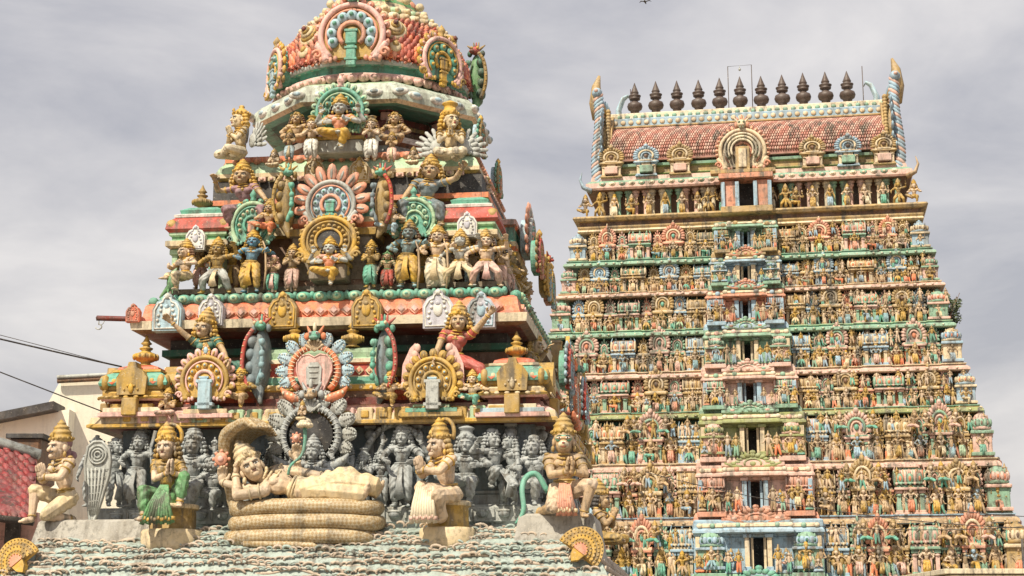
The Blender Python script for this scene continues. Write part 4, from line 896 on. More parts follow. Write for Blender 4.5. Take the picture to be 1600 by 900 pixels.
wv = MB(); wv.join(m, T4(.22,.08,.02,1.0))
bun = MB(); 
for k in range(10): t = k*.63; bun.ell((.085+.03*math.cos(t), .05, .56-.006*k+.03*math.sin(t)), (.028,.025,.028), 0, None, (8,5))
statue('cream kneeling man with moustache and tall crown praying on the left corner rock', NF, 85, 818, -.45, 190, pA, ['skin','cream','gold','ochre','purple'], crown='kirita', curls=False, face='man', hyaw=-35, hpitch=4, garment='shorts', extras={'wing':(wv,'lgrey'),'hair_bun':(bun,'purple')}, **BIG)
# woman in green
pB = PX(182, 262, 822, pel=(262,776,0), neck=(258,717,-4), pray=(272,742,-32), fa=(238,812,-44), fb=(288,790,-26)); pB.update(tyaw=6, pdir=(.12,-.2,1), ka=(-.5,-1,.3), kb=(.6,-.7,1), sash=False)
gp = pleats(.0,.06,.33,-.13,.14,.0,-.22,-.29, 10)
statue('woman statue in green pleated sari kneeling with joined hands on a gold pedestal', NF, 262, 822, -.62, 182, pB, ['skin','green','cream','gold','dgold','ochre'], tunic=True, female=True, garment='dhoti', halo=True, face='woman', hyaw=-6, hroll=-4, extras={'pleated_cloth':(gp,['green','gold']), 'blouse':(remesh_shell(pB),'teal')} if False else {'pleated_cloth':(gp,['green','gold'])}, **BIG)
def ped(px, py0, py1, r_, ly, cols, steps_=2):
    x, z0, S = NF.pix(px, py1, ly); z1 = nz(px, py0, ly); h = z1-z0; m = MB(); q = r_*S
    m.lathe([(q*1.12,-.1),(q*1.15,.0),(q*1.15,h*.30),(q*1.08,h*.36),(q*.82,h*.38),(q*.80,h*.85),(q*.90,h*.88),(q*.90,h*.97),(q*.84,h)], (x,ly+q*.5,z0), 0, 26, mis=[0,0,0,1,1,1,0,0]); m.build('pedestal', M(cols), near)
ped(262, 787, 850, 44, -.62, ['cream','dgold'])
ped(697, 782, 848, 40, -.62, ['cream','ochre'])
# reclining figure on the coiled snake
HC = 240
pC = PX(HC, 475, 782, pel=(470,764,0), neck=(410,748,-2), fa=(588,776,-14), fb=(588,768,12), ha=(369,742,-18), hb=(512,744,14), ha2=(341,752,0), hb2=(456,716,20))
pC.update(sx=(-.15,.75,.66), fw=(.1,-.7,.8), arm=1.05, ea=(-.6,-.4,-1), eb=(0,.3,.5), hda=(.1,0,1), hna=(1,0,0), ta=(.5,-.3,1), tb=(.5,.2,1), ka=(0,-.5,.3), kb=(0,.1,1), sash=False, attr=False, lie=True)
hx = ((392-475)/HC, -10/HC, (782-731)/HC)
def flower_disc(x, y, z, r_):
    m = MB(); m.lathe([(r_*.9,0),(r_,.008),(r_*.9,.016)], (x,y,z), 0, 16, axis=(0,-1,0))
    for k in range(8): t = k*math.pi/4; m.ell((x+r_*1.15*math.cos(t), y, z+r_*1.15*math.sin(t)), (r_*.28,.012,r_*.28), 0, None, (8,5))
    m.ell((x,y-.02,z),(r_*.45,.01,r_*.45),1); return m
reg, sC = statue('cream crowned figure lying on its back along the coiled snake, head to the left', NF, 475, 782, -.60, HC, pC, ['fig','cream','pink','cream','brown'], hs=1.2, voxel=.0042, thick=.005, head=hx, hyaw=20, hroll=-28, hpitch=-10, curls=False, face='man', garment='long', crown='kirita',
    extras={'disc':(flower_disc((341-475)/HC, -.02, (782-716)/HC, .045),['salmon','pink']), 'conch':(flower_disc((456-475)/HC, .07, (782-682)/HC, .03),['salmon','pink'])})
mb_ = MB(); x, z, S = NF.pix(475, 782, -.60)
mb_.tube(sm([((450-475)*S,-.05,(782-742)*S),((455-475)*S,-.08,(782-728)*S),((470-475)*S,-.04,(782-712)*S),((474-475)*S,0,(782-690)*S),((473-475)*S,0,(782-668)*S)]), smr([2.2*S,2.2*S,2.2*S,2.8*S,3*S]), 0, seg=8)
for k in range(10): t = k*.628; mb_.ell((-2*S+9*S*math.cos(t), 9*S*math.sin(t), (782-664)*S), (5*S,5*S,4*S), 1, None, (8,5))
mb_.ell((-2*S,0,(782-660)*S),(11*S,11*S,8*S),1)
lt = mb_.build('lotus_flower', M(['teal','pcream']), None); lt.location = NF.world(x, -.60, z); lt.rotation_euler = (0,0,NF.a); tag(lt, 'cream lotus on a thin green stem rising from the reclining figure', 'lotus')
statue('tiny tan figure sitting cross-legged on the lotus above the reclining figure', NF, 472, 657, -.60, 42, 'lotuspray', ['skin','cream','cream','ochre','brown'], hs=1.5, voxel=.012, detail=False)
# snake
def snake_mat():
    m_ = mat('snk', 0.55, wear=.71); t = m_.node_tree; n, l = t.nodes, t.links; b = n['Principled BSDF']; src = b.inputs['Base Color'].links[0].from_socket
    g = n.new('ShaderNodeNewGeometry'); mp_ = n.new('ShaderNodeMapping'); mp_.inputs['Rotation'].default_value = (0, R(45), 0); l.new(g.outputs['Position'], mp_.inputs[0])
    c_ = n.new('ShaderNodeTexChecker'); c_.inputs['Scale'].default_value = 30; l.new(mp_.outputs[0], c_.inputs[0])
    x_ = n.new('ShaderNodeMixRGB'); x_.blend_type = 'MULTIPLY'; x_.inputs[2].default_value = (.74,.62,.45,1); l.new(c_.outputs['Fac'], x_.inputs[0]); l.new(src, x_.inputs[1]); l.new(x_.outputs[0], b.inputs['Base Color']); return m_
SN = snake_mat(); x, z, S = NF.pix(475, 852, -.60)
sroot = tag(empty('snake_statue', NF.world(x, -.60, z), NF.a), 'ochre and cream many-hooded snake coiled in stacked loops under the reclining figure', 'snake statue')
def loop(hx_, hy_, r_, zc, dx=0):
    pts = []
    for t in np.linspace(0, 2*math.pi, 40, endpoint=False):
        c, s_ = math.cos(t), math.sin(t); pts.append((dx + hx_*math.copysign(abs(c)**.5, c), .12 + hy_*math.copysign(abs(s_)**.6, s_), zc + .012*math.sin(3*t)))
    m = MB(); m.tube(pts, r_, 0, seg=14, closed=True); return m
for i, (py, hw, r_, dx) in enumerate(((840,112,12.5,-8),(817,113,12.5,0),(794,110,12.5,0))):
    loop(hw*S, .26, r_*S, (852-py)*S, dx*S).build('coil', [SN], sroot)
m = MB(); m.ell((0,.12,(852-815)*S),(98*S,.22,36*S),0,None,(16,12)); m.build('coil_core', [SN], sroot)
m = MB(); m.tube([(-90*S,-.16,2*S),(-30*S,-.19,0),(20*S,-.2,-2*S),(42*S,-.24,-10*S)], [6*S,6*S,5*S,1.5*S], 0, seg=10); m.build('tail', [SN], sroot)
m = MB()
for i in range(9):
    f_ = (i-4)/4.; g_h = 1-abs(f_)*.22
    pts = [((362-475)*S, .14, (852-800)*S), ((350-475)*S, .22-.04*f_, (852-765)*S), ((341-475)*S, .26-.16*f_, (852-722)*S), ((343-475)*S, .27-.30*f_, (852-688+6*f_)*S), ((360-475)*S, .22-.36*f_, (852-664-6*(1-g_h)*4)*S), ((386-475)*S, .10-.40*f_, (852-656-26*(1-g_h))*S), ((408-475)*S-6*S*abs(f_), -.02-.42*f_, (852-664-24*(1-g_h))*S)]
    m.tube(sm(pts, 3), smr([13*S,12*S,11*S,11*S,10*S,8*S,5*S], 3), 0, seg=8)
    e_ = V3(*pts[-1]); m.ell(e_, (8*S,5.5*S,5.5*S)); m.ell(e_+V3(7*S,-2*S,-3*S), (5*S,4*S,3*S))
hd = remesh(m, .012, 3, lambda co: .004*np.sin(70*co[:,1]+30*co[:,2])); hd.materials.append(SN); o = bpy.data.objects.new('hood', hd); scene.collection.objects.link(o); o.parent = sroot
# crowned seated praying figure with round stool
pD = PX(192, 690, 818, pel=(702,770,2), neck=(690,713,-2), pray=(661,738,-34), fa=(664,806,-30), fb=(692,812,-16)); pD.update(tyaw=-45, pdir=(-.18,-.15,1), ka=(-1,-.5,1.1), kb=(-.4,-1,.2), ta=(-.8,-.6,0), tb=(-.3,-1,0), sash=False)
statue('praying statue in cream and pink drapery, facing left, seated on an ochre stool', NF, 690, 818, -.62, 192, pD, ['skin','fig','pink','gold','ochre'], garment='long', halo=True, face='woman', hyaw=-42, hpitch=4, extras={'pleated_cloth':(pleats(-.17,-.04,.28,-.20,-.01,-.01,-.20,-.26,9),['pcream','fpink'])}, **BIG)
# monkey-faced kneeler
pE = PX(200, 882, 812, pel=(883,762,0), neck=(882,708,-2), pray=(893,741,-36), fa=(842,800,2), fb=(914,806,-30)); pE.update(tyaw=8, pdir=(.08,-.15,1), ka=(.1,-1,-.5), kb=(.7,-.5,1), ta=(-.6,.3,-.5), sash=False)
tl = MB(); tl.tube(sm([((855-882)/200,.06,.22),((838-882)/200,.06,.36),((822-882)/200,.03,.34),((816-882)/200,-.02,.24),((819-882)/200,-.05,.08),((812-882)/200,-.06,.0),((806-882)/200,-.06,-.03)]), smr([.022,.024,.024,.022,.020,.016,.008]), 0, seg=10)
statue('kneeling monkey-faced statue with red sash and long green tail on the right rock', NF, 882, 812, -.52, 200, pE, ['tan','skin','salmon','ochre','dgold'], garment='shorts', face='monkey', hyaw=4, curls=False, extras={'tail':(tl,'teal'), 'red_sash':(pleats(-.02,.05,.27,-.03,.10,.02,-.13,-.19,7),['salmon','cream']), 'belt':(_b := MB(),'salmon')} if False else {'tail':(tl,'teal'), 'red_sash':(pleats(-.02,.05,.27,-.03,.10,.02,-.13,-.19,7),['salmon','cream'])}, **BIG)
# grey deities against the lowest wall
G = ['grey']; g_ = dict(stone=True, hs=1.3, voxel=.0065, group='grey statues along the lowest wall', wide=1.12, thick=.004)
def gs(label, px, py, H, pose, **k):
    kk = dict(g_); kk.update(k); ly = kk.pop('ly', .22); c = kk.pop('c', 'grey'); statue(label, NF, px, py, ly, H, pose, [c], **kk)
gs('grey statue half hidden behind the carved wing at the left end', 146, 792, 106, 'stand', crown='low')
gs('grey statue turned right with a hair bun, just right of the carved wing', 176, 792, 104, 'stand', yaw=50, hyaw=15, crown='bun')
gs('tall grey archer statue left of the woman in green', 213, 792, 112, 'bow', mir=False)
gs('grey seated figure behind the right shoulder of the woman in green', 298, 800, 150, 'sitfour', ly=.12)
gs('small grey seated figure between the woman in green and the snake hood', 330, 800, 104, 'sit', ly=.05, crown='low')
gs('grey praying woman bust just left of the dark stone arch', 424, 792, 92, 'pray', female=True, crown='pot')
gs('grey seated figure inside the dark opening of the stone arch', 487, 796, 128, 'sitfour', ly=-.10)
gs('grey praying woman beside the right foot of the stone arch', 537, 792, 100, 'pray', female=True)
gs('short grey praying figure above the feet of the reclining figure', 567, 792, 84, 'pray', crown='pot')
gs('slim grey attendant under the left half of the beaded arch', 594, 792, 86, 'stand', female=True, crown='low')
gs('grey four-armed deity standing between the reclining figure and the praying figure', 627, 792, 122, 'four')
gs('grey man sitting with hands before him, just right of the ochre stool', 728, 790, 138, 'sit', ly=.12, crown='pot')
gs('taller grey figure of the embracing couple, hair in a bun', 772, 790, 122, 'dance', yaw=40, hyaw=10, crown='bun')
gs('shorter grey figure of the embracing couple', 799, 790, 112, 'sway', yaw=-42, female=True, crown='bun')
gs('grey woman seated between the embracing couple and the monkey-faced statue', 834, 792, 134, 'sit', female=True, ly=.14, crown='bun', yaw=-10)
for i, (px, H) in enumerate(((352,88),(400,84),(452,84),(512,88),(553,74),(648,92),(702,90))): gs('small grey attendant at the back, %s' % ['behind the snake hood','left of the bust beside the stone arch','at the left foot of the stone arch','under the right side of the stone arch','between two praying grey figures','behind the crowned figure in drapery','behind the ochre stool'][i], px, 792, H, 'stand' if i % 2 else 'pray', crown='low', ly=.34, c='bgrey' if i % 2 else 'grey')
bw = MB(); bw.tube([(.05+.30,-.16,.30),(.33,-.16,.55),(.30,-.16,.80),(.36,-.16,1.04)], [.018,.024,.022,.03], seg=8)
o = bw.build('bow', M(['grey'])); x, z, S = NF.pix(205, 792, .22); o.location = NF.world(x, .22, z); o.rotation_euler = (0,0,NF.a); o.scale = (112*S,)*3; tag(o, 'grey curved bow held upright by the tall grey archer', 'bow')
# climbing figures of level 2
MED = dict(hs=1.3, voxel=.0058, wide=1.1, thick=.004)
cl1 = dict(POSES['climb']); cl1.update(ha=(-.34,-.14,.80), hb=(.24,-.14,.36), fa=(-.16,.10,.05), fb=(.38,-.04,.10), ka=(-1,-.05,.2), kb=(.5,-.2,1))
statue('woman statue in green blouse raising her hand under the orange diamond frieze', NF, 322, 622, .20, 150, cl1, ['tan','dteal','gold','gold','gold','dteal'], tunic=True, female=True, halo=False, hyaw=-10, hroll=8, face='woman', **MED)
cl2 = dict(POSES['climb2']); cl2.update(hb=(.34,-.14,.78), ha=(-.20,-.14,.28), fb=(.30,-.06,.00), fa=(-.2,.10,.05), ka=(-1,-.05,.2), kb=(.7,-.25,1))
statue('man statue in red tunic leaning out above the pink-winged ochre arch', NF, 712, 610, .20, 148, cl2, ['tan','red','gold','gold','gold','red'], tunic=True, hyaw=4, face='man', **MED)
# upper bodies dressed: sleeves and blouses
def blouse(px, py, ly, H, c, pel, neck, rt_label):
    pass
# level 3 row
S3_ = dict(group='painted statues on the upper storeys', hs=1.32, voxel=.0075, wide=1.27, thick=.005)
def s3(label, px, py, H, pose, cols, ly=.62, **k): kk = dict(S3_); kk.update(k); statue(label, NF, px, py, ly, H*1.08, pose, cols, **kk)
s3('cream bearded statue sitting sideways at the left end of the third row', 288, 458, 88, 'sit', ['skin','cream','cream','gold','brown'], yaw=-35)
s3('gold and grey armed statue standing beside the sitting bearded statue', 338, 460, 82, 'wide', ['ochre','lgrey','cream','gold','gold'])
s3('blue-skinned statue in yellow garment under the green arch with salmon plaque', 393, 458, 86, 'bow', ['blue','gold','gold','gold','ochre'])
s3('short pink and green kneeling attendant beside the blue-skinned statue', 426, 458, 54, 'pray', ['tan','teal','pink','pink','brown'], crown='bun')
s3('tan attendant in pink garment left of the gold niche', 456, 456, 64, 'pray', ['tan','fpink','pink','gold','ochre'])
s3('grey-skinned seated deity in yellow garment inside the gold niche', 514, 450, 84, 'sitfour', ['lgrey','gold','gold','gold','dark','salmon'], tunic=True, ly=.40)
s3('small ochre attendant in green trousers right of the gold niche', 579, 450, 64, 'pray', ['ochre','teal','teal','gold','dark'])
s3('small attendant in a bright red skirt near the blue bow bearer', 605, 452, 54, 'stand', ['tan','red','red','green','brown'], crown='low')
s3('slim bright-blue bow bearer in long yellow garment under the green swirl', 638, 450, 92, 'bow', ['bluegr','gold','gold','ochre','brown'])
s3('cream draped bow bearer standing beside the bright-blue one', 683, 450, 86, 'bow', ['skin','pcream','cream','gold','brown'], garment='long')
s3('lion-faced statue with grey legs under the right barrel roof', 719, 449, 84, 'wide', ['lgrey','cream','cream','gold','ochre'], face='lion')
s3('cream wrestler statue with arm raised at the right end of the third row', 759, 449, 84, 'wide', ['skin','fpink','pink','gold','brown'], yaw=10)
for k_, (px, dx) in enumerate(((412,0),(652,1),(697,2))):
    x, z, S = NF.pix(px, 452, .50); m = MB(); m.tube([(x,.5,z),(x+3*S,.49,z+30*S),(x+1*S,.49,z+66*S),(x-4*S,.5,z+78*S)], [1.4*S,1.9*S,1.7*S,1.1*S], seg=6)
    o = m.build('bow', M(['tan'])); o.location = NF.o; o.rotation_euler = (0,0,NF.a); tag(o, ['tan bow beside the blue-skinned statue in the third row','tan bow held by the slim bright-blue bow bearer','tan bow held by the cream draped bow bearer'][k_], 'bow')
m = MB(); x, z, S = NF.pix(268, 442, .58); m.ell((x,.58,z),(8*S,7*S,12*S)); m.ell((x+2*S,.56,z+14*S),(5*S,5*S,5*S)); m.cap((x-2*S,.58,z-6*S),(x-18*S,.60,z-22*S),6*S,2*S); m.cap((x+6*S,.54,z+14*S),(x+11*S,.52,z+11*S),2*S,.6*S)
for q in (-1,1): m.cap((x+q*3*S,.56,z-8*S),(x+q*4*S,.54,z-18*S),1.6*S,1.2*S)
me = remesh(m, .008, 2); o = bpy.data.objects.new('parrot_statue', me); scene.collection.objects.link(o); me.materials.append(mat('green')); o.location = NF.o; o.rotation_euler = (0,0,NF.a); tag(o, 'green parrot at the feet of the sitting bearded statue', 'bird statue')
c3 = dict(POSES['climb']); c3.update(ha=(-.28,-.12,.66), hb=(.26,-.14,.36))
s3('statue in dark purple top leaning out above the left green arch', 382, 366, 116, c3, ['tan','purple','fpink','gold','gold','purple'], tunic=True, ly=.95, female=True)
c4 = dict(POSES['climb2']); c4.update(hb=(.36,-.14,.72), ha=(-.24,-.10,.34))
s3('statue in blue-grey top with palm raised above the green swirl', 668, 358, 116, c4, ['tan','bgrey','fpink','gold','gold','bgrey'], tunic=True, ly=.95)
# top row
def wing2(sg): return feathers(3, .34, .028, .9, sg)
def wp(sg):
    m = MB(); m.join(wing2(sg), T4(.10*sg,.10,.16,1)); return m
statue('yellow winged statue praying at the left of the dome neck, facing left', NF, 374, 248, 1.15, 128, 'lotuspray', ['cream','pcream','cream','gold','gold'], yaw=-50, hs=1.45, voxel=.006, crown='low', extras={'wing':(wp(1),'lgrey'),'wing.b':(wp(-1),'lgrey')})
statue('yellow winged statue praying at the right of the dome neck', NF, 704, 252, 1.15, 134, 'lotuspray', ['cream','pcream','cream','gold','gold'], yaw=8, hyaw=28, hs=1.45, voxel=.006, crown='pot', extras={'wing':(wp(1),'lgrey'),'wing.b':(wp(-1),'lgrey')})
s3('pale four-armed deity in yellow garment seated before the green arch under the dome', 530, 240, 98, 'sitfour', ['lgrey','gold','gold','gold','dark','salmon'], tunic=True, ly=.90)
s3('small praying attendant left of the deity under the green arch', 486, 252, 62, 'pray', ['skin','white','white','ochre','brown'], ly=.95, crown='pot')
s3('small praying attendant right of the deity under the green arch', 580, 252, 62, 'pray', ['skin','white','white','ochre','brown'], ly=.95, crown='pot')
s3('tan ascetic sitting in the shade of the dome eave, left recess', 463, 224, 74, 'lotus', ['tan','tan','tan','ochre','brown'], ly=1.45, crown='bun')
s3('tan ascetic sitting in the shade of the dome eave, right recess', 616, 224, 74, 'lotus', ['tan','tan','tan','ochre','brown'], ly=1.45, crown='bun')
for i, (px, H, po, c_) in enumerate(((312,60,'pray',['tan','fpink','pink','gold','brown']),(362,66,'stand',['ochre','tan','gold','gold','gold']),(470,56,'pray',['tan','lgrey','cream','gold','dark']),(550,60,'stand',['tan','fgreen','cream','gold','dark']),(566,70,'four',['fig','orange2','cream','gold','dark']),(622,60,'pray',['tan','fpink','cream','ochre','dark']),(661,62,'stand',['ochre','teal','gold','gold','dark']),(700,64,'pray',['fig','cream','pink','gold','dark']),(738,62,'stand',['tan','lblue','cream','gold','dark']),(781,66,'pray',['tan','fpink','cream','gold','dark']))):
    s3('small attendant at the back of the third row, %s' % ['behind the bearded statue','beside the green arch','left of the gold niche','right of the gold niche, robed','four-armed, between niche and blue bow bearer','right behind the red-skirted attendant','between the two bow bearers','before the right barrel roof','between lion-faced and wrestler statues','beyond the wrestler statue'][i], px, 452, H, po, c_, ly=.98)
for i, (px, py, H, po, c_) in enumerate(((428,262,40,'lotuspray',['fig','cream','cream','ochre','dark']),(452,252,44,'pray',['tan','lblue','cream','ochre','dark']),(612,254,42,'pray',['tan','fpink','cream','ochre','dark']),(646,258,40,'lotuspray',['fig','cream','cream','ochre','dark']),(420,372,64,'sit',['tan','orange2','cream','gold','dark']),(612,372,60,'sit',['fig','lblue','cream','gold','dark']),(375,640,70,'sit',['ochre','tan','cream','gold','dark']),(262,650,60,'lotuspray',['tan','fpink','cream','gold','dark']),(738,640,64,'sit',['fig','teal','cream','gold','dark']),(610,638,62,'sit',['tan','ochre','cream','gold','dark']))):
    s3('small painted figure %s' % ['sitting at the left end of the rosette frieze','standing left of the attendants under the dome','standing right of the attendants under the dome','sitting at the right part of the rosette frieze','seated beside the left profile arch, third storey','seated beside the right red profile arch, third storey','seated at the foot of the dark profile arch, second storey','sitting beside the left corner pavilion','seated between pink-winged arch and right corner pavilion','seated at the foot of the teal profile arch, second storey'][i], px, py, H, po, c_, ly=(.85 if py < 300 else .62 if py < 400 else .1))
# right-hand face of the tower
h3 = nx(752, 466, LY3); zr = nz(760, 450, .8); S = S3
for i, (y_, H, pose, c, lb) in enumerate(((1.25,84,'stand',['skin','fpink','pink','gold','brown'],'cream statue in pink garment nearest the corner on the right-hand face, third row'),(1.75,86,'bow',['tan','lgrey','cream','gold','dark'],'tan bow bearer behind the pink-garmented one on the right-hand face, third row'),(2.3,80,'wide',['ochre','gold','gold','gold','gold'],'ochre statue with spread legs on the right-hand face, third row'),(3.0,86,'pray',['cream','teal','cream','gold','dark'],'cream praying statue halfway along the right-hand face, third row'),(3.8,84,'stand',['skin','orange2','cream','gold','dark'],'statue in orange garment far along the right-hand face, third row'))):
    statue(lb, NF, 800, 450, 0, H, pose, c, pos=(h3+.32, y_, zr), yaw=90, **S3_)
statue('tan statue leaning out on the right-hand face under the diamond frieze', NF, 800, 600, 0, 138, 'climb2', ['tan','lblue','gold','gold','gold'], pos=(nx(792,618,LY2)+.22, 1.7, nz(760,610,.4)), yaw=80, **MED)
statue('orange-clad statue leaning out at the top of the right-hand face', NF, 770, 340, 0, 112, 'climb', ['skin','orange2','gold','gold','gold'], pos=(nx(730,346,LC3)+.12, 2.0, nz(730,345,1.0)), yaw=80, **MED)
statue('tan praying statue behind the monkey-faced one on the right-hand eave', NF, 930, 840, 0, 150, 'lotuspray', ['tan','ochre','gold','gold','dark'], pos=(nx(905,845,LY0)+.15, .9, nz(900,842,-.3)), yaw=80, **MED)
for i, (y_) in enumerate((1.0,1.7,2.4,3.2,4.0)): gs('grey statue on the right-hand wall, %s from the front corner' % ['first','second','third','fourth','fifth'][i], 840, 792, 112, ['four','stand','bow','pray','four'][i], pos=(nx(842,792,LY1)+.08, y_, nz(760,792,.3)), yaw=90)
# ------------------------------------------------------------------ FAR GATE TOWER (its own axes: FF)
far = tag(empty('gate_tower', FF.o, FF.a), 'tall pastel gate tower of nine stepped rows of figures with red barrel roof', 'temple tower')
CYF = 7.0
cpx = lambda y: 1166 + max(0, y-520)*.055
def hw(y): return 264 + (y-338)*.262
def lyf(y): return 3.4*(905-y)/565.
def fx(px, py, ly): return FF.pix(px, py, ly)[0]
def fz(px, py, ly): return FF.pix(px, py, ly)[1]
FM = lambda names: [mat(k, scale=.35, wear=1.1) for k in names]
def fobj(name, me, parent, mats, mtx):
    o = bpy.data.objects.new(name, me); scene.collection.objects.link(o); o.parent = parent; o.matrix_local = mtx
    for i, k in enumerate(mats):
        if i < len(me.materials): o.material_slots[i].link = 'OBJECT'; o.material_slots[i].material = mat(k, scale=.35, wear=1.1)
    return o
def slots(me, n):
    while len(me.materials) < n: me.materials.append(None)
    return me
# aediculae in a unit box (width 1, height 1), front at -y: mats 0 main 1 second 2 accent
def aed(kind):
    m = MB()
    def pil(x, w=.13):
        m.box((x,-.12,.24),(w,.16,.40),1,b=.01); m.box((x,-.13,.05),(w*1.6,.22,.07),0,b=.01); m.box((x,-.13,.44),(w*1.7,.24,.06),0,b=.01); m.ell((x,-.13,.38),(w*.8,.14,.035),1,None,(8,5))
    pil(-.36); pil(.36)
    if kind in ('barrel','barrel_s','kuta'): pil(-.14,.08); pil(.14,.08)
    m.box((0,.1,.26),(.9,.3,.5),2); m.box((0,-.05,.015),(1,.42,.04),0,b=.01); m.box((0,-.10,.50),(1.0,.46,.05),0,b=.012); m.box((0,-.08,.545),(.86,.36,.05),1,b=.01)
    if kind in ('fan','bigfan','small'):
        R_ = {'fan':.46,'bigfan':.58,'small':.38}[kind]; cz = .60+R_*.42*.62; F0 = len(m.V)
        m.prism([(x, cz+z) for x, z in arc(R_*.8, -128, 128, 16)], -.16, .1, 0); n = {'fan':11,'bigfan':15,'small':9}[kind]
        for i in range(n):
            t = R(-105+210*i/(n-1)); m.ell((R_*.86*math.sin(t), -.15, cz+R_*.86*math.cos(t)), (R_*.14,.09,R_*.22), 0, basis((math.sin(t),0,math.cos(t)),(0,1,0)), (6,4))
        m.tube([(x,-.19,cz+z) for x, z in arc(R_*.56,-120,120,12)], R_*.09, 1, seg=5); m.tube([(x,-.20,cz+z) for x, z in arc(R_*.34,-120,120,9)], R_*.07, 0, seg=5)
        m.ell((0,-.18,cz),(R_*.18,.08,R_*.2),2,None,(6,4)); m.ell((0,-.16,cz+R_*1.05),(R_*.20,.14,R_*.22),0,None,(8,5)); m.ell((0,-.16,cz+R_*1.3),(R_*.1,.08,R_*.12),1,None,(6,4))
        for s_ in (-1,1): m.ell((s_*R_*.78,-.16,cz-R_*.62),(R_*.24,.12,R_*.16),0,None,(8,5)); m.ell((s_*R_*.78,-.24,cz-R_*.62),(R_*.10,.06,R_*.08),1,None,(6,4))
        for q in range(F0, len(m.V)): m.V[q][:,2] = cz + (m.V[q][:,2]-cz)*(.62 if kind != 'small' else .72)
    elif kind in ('barrel','barrel_s'):
        m.tube([(-.47,-.02,.70),(-.40,-.02,.71),(0,-.02,.72),(.40,-.02,.71),(.47,-.02,.70)], [.13,.17,.17,.17,.13], 0, seg=12, flat=1.1)
        for k in range(9): x = -.40+.10*k; m.tube([(x,-.02+.18*math.cos(t)*-1,.71+.18*math.sin(t)) for t in np.linspace(-.3,2.2,6)], .018, 1 if k % 2 else 2, seg=5)
        for k in range(7): m.ell((-.42+.14*k,-.33,.60),(.05,.03,.03),1 if k % 2 else 0,None,(6,4)); m.box((0,-.02,.885),(.8,.14,.035),1,b=.01)
        for x in ((-.30,0,.30) if kind == 'barrel' else (0,)):
            m.ell((x,-.20,.70),(.11,.07,.12),1,None,(8,5)); m.ell((x,-.25,.70),(.05,.05,.06),2,None,(6,4)); m.ell((x,-.2,.83),(.04,.04,.05),0,None,(6,4))
            m.lathe([(.03,0),(.05,.03),(.02,.07),(.005,.11)], (x,-.02,.90), 0, 6)
        for s_ in (-1,1):
            m.ell((s_*.47,-.10,.72),(.06,.14,.17),1,None,(8,5)); m.cap((s_*.48,-.1,.86),(s_*.43,-.1,.97),.035,.012,0,q=6)
        m.box((0,-.12,.61),(.96,.40,.035),1,b=.008)
    else:
        m.lathe([(.44,.57),(.47,.62),(.40,.64),(.41,.70),(.36,.80),(.25,.88),(.12,.92),(.16,.95),(.07,.98),(.01,1.04)], (0,0,0), 0, 12)
        for k in range(8): t = (k+.5)*math.pi/4; m.ell((.42*math.sin(t),-.42*math.cos(t),.71),(.10,.10,.09),1,None,(6,4))
        for sg_ in (-1,0,1):
            m.ell((.26*sg_,-.40+.06*abs(sg_),.70),(.11,.06,.10),1,None,(8,5)); m.ell((.26*sg_,-.45+.06*abs(sg_),.70),(.05,.04,.05),2,None,(6,4)); m.ell((.26*sg_,-.40,.81),(.03,.03,.05),0,None,(6,4))
        m.box((0,.05,.28),(.84,.8,.5),0); m.box((0,.02,.52),(1.0,.98,.06),1,b=.012); m.box((0,.02,.08),(1.0,.98,.07),1,b=.012)
    return slots(m.mesh('shrine_'+kind), 3)
AED = {k: aed(k) for k in ('fan','bigfan','small','barrel','barrel_s','kuta')}
# statuettes: one small mesh each, mats 0 skin 1 cloth 2 metal
def combine(d):
    V, Fs, mi = [], [], []; k = 0
    for key, (m_, mk) in d.items():
        me = m_.mesh('c') if isinstance(m_, MB) else m_
        co = np.empty(len(me.vertices)*3); me.vertices.foreach_get('co', co); V.append(co.reshape(-1,3)); c = {'skin':0,'cloth':1,'cloth2':1,'metal':2,'hair':3}[mk]
        for p_ in me.polygons: Fs.append(tuple(i+k for i in p_.vertices)); mi.append(c)
        k += len(co)//3
    me = bpy.data.meshes.new('statuette'); me.from_pydata(np.concatenate(V).tolist(), [], Fs); me.polygons.foreach_set('material_index', mi); me.polygons.foreach_set('use_smooth', [True]*len(Fs)); me.update(); return slots(me, 4)
fk = dict(hs=1.35, voxel=.017, detail=False)
FIG = {}
for nm, po, kw in (('stand','stand',{}),('bow','bow',{}),('pray','pray',{'crown':'pot'}),('wide','wide',{}),('dance','dance',{'female':True}),('four','four',{}),('sit','sit',{}),('sitfour','sitfour',{}),('sway','sway',{'female':True,'garment':'long'}),('lotus','lotuspray',{}),('lift','lift',{'garment':'shorts','crown':'low'}),('long','stand',{'garment':'long','crown':'pot'}),('climb','climb',{'garment':'shorts'}),('climb2','climb2',{'garment':'shorts'})):
    FIG[nm] = combine(fig_meshes(dict(POSES[po]), **fk, **kw))
FIGH = {'sit':.85,'sitfour':.85,'lotus':.68,'wide':1.08,'climb':1.0,'climb2':1.0,'lift':1.1}
SK = ['tan','skin','skin','ochre','skin','tan','fblue','skin','ochre','skin']; CLN = dict(x='x',gold='yellow', teal='teal', red='red', fblue='pale blue', orange2='orange', pcream='cream', green='green', blue='dark blue', fpink='pink'); SKN = dict(tan='tan', skin='cream', ochre='ochre', fblue='blue-skinned', salmon='salmon')
PON = dict(stand='standing', bow='arm-bent', pray='praying', wide='straddling', dance='dancing', four='four-armed', sit='seated', sitfour='seated four-armed', sway='long-skirted', lotus='cross-legged', lift='lifting', long='robed', climb='climbing', climb2='climbing')
ORD = ['first','second','third','fourth','fifth','sixth','seventh','eighth','ninth','tenth','eleventh','twelfth','thirteenth','fourteenth','fifteenth','sixteenth']
fr_ = random.Random(11)
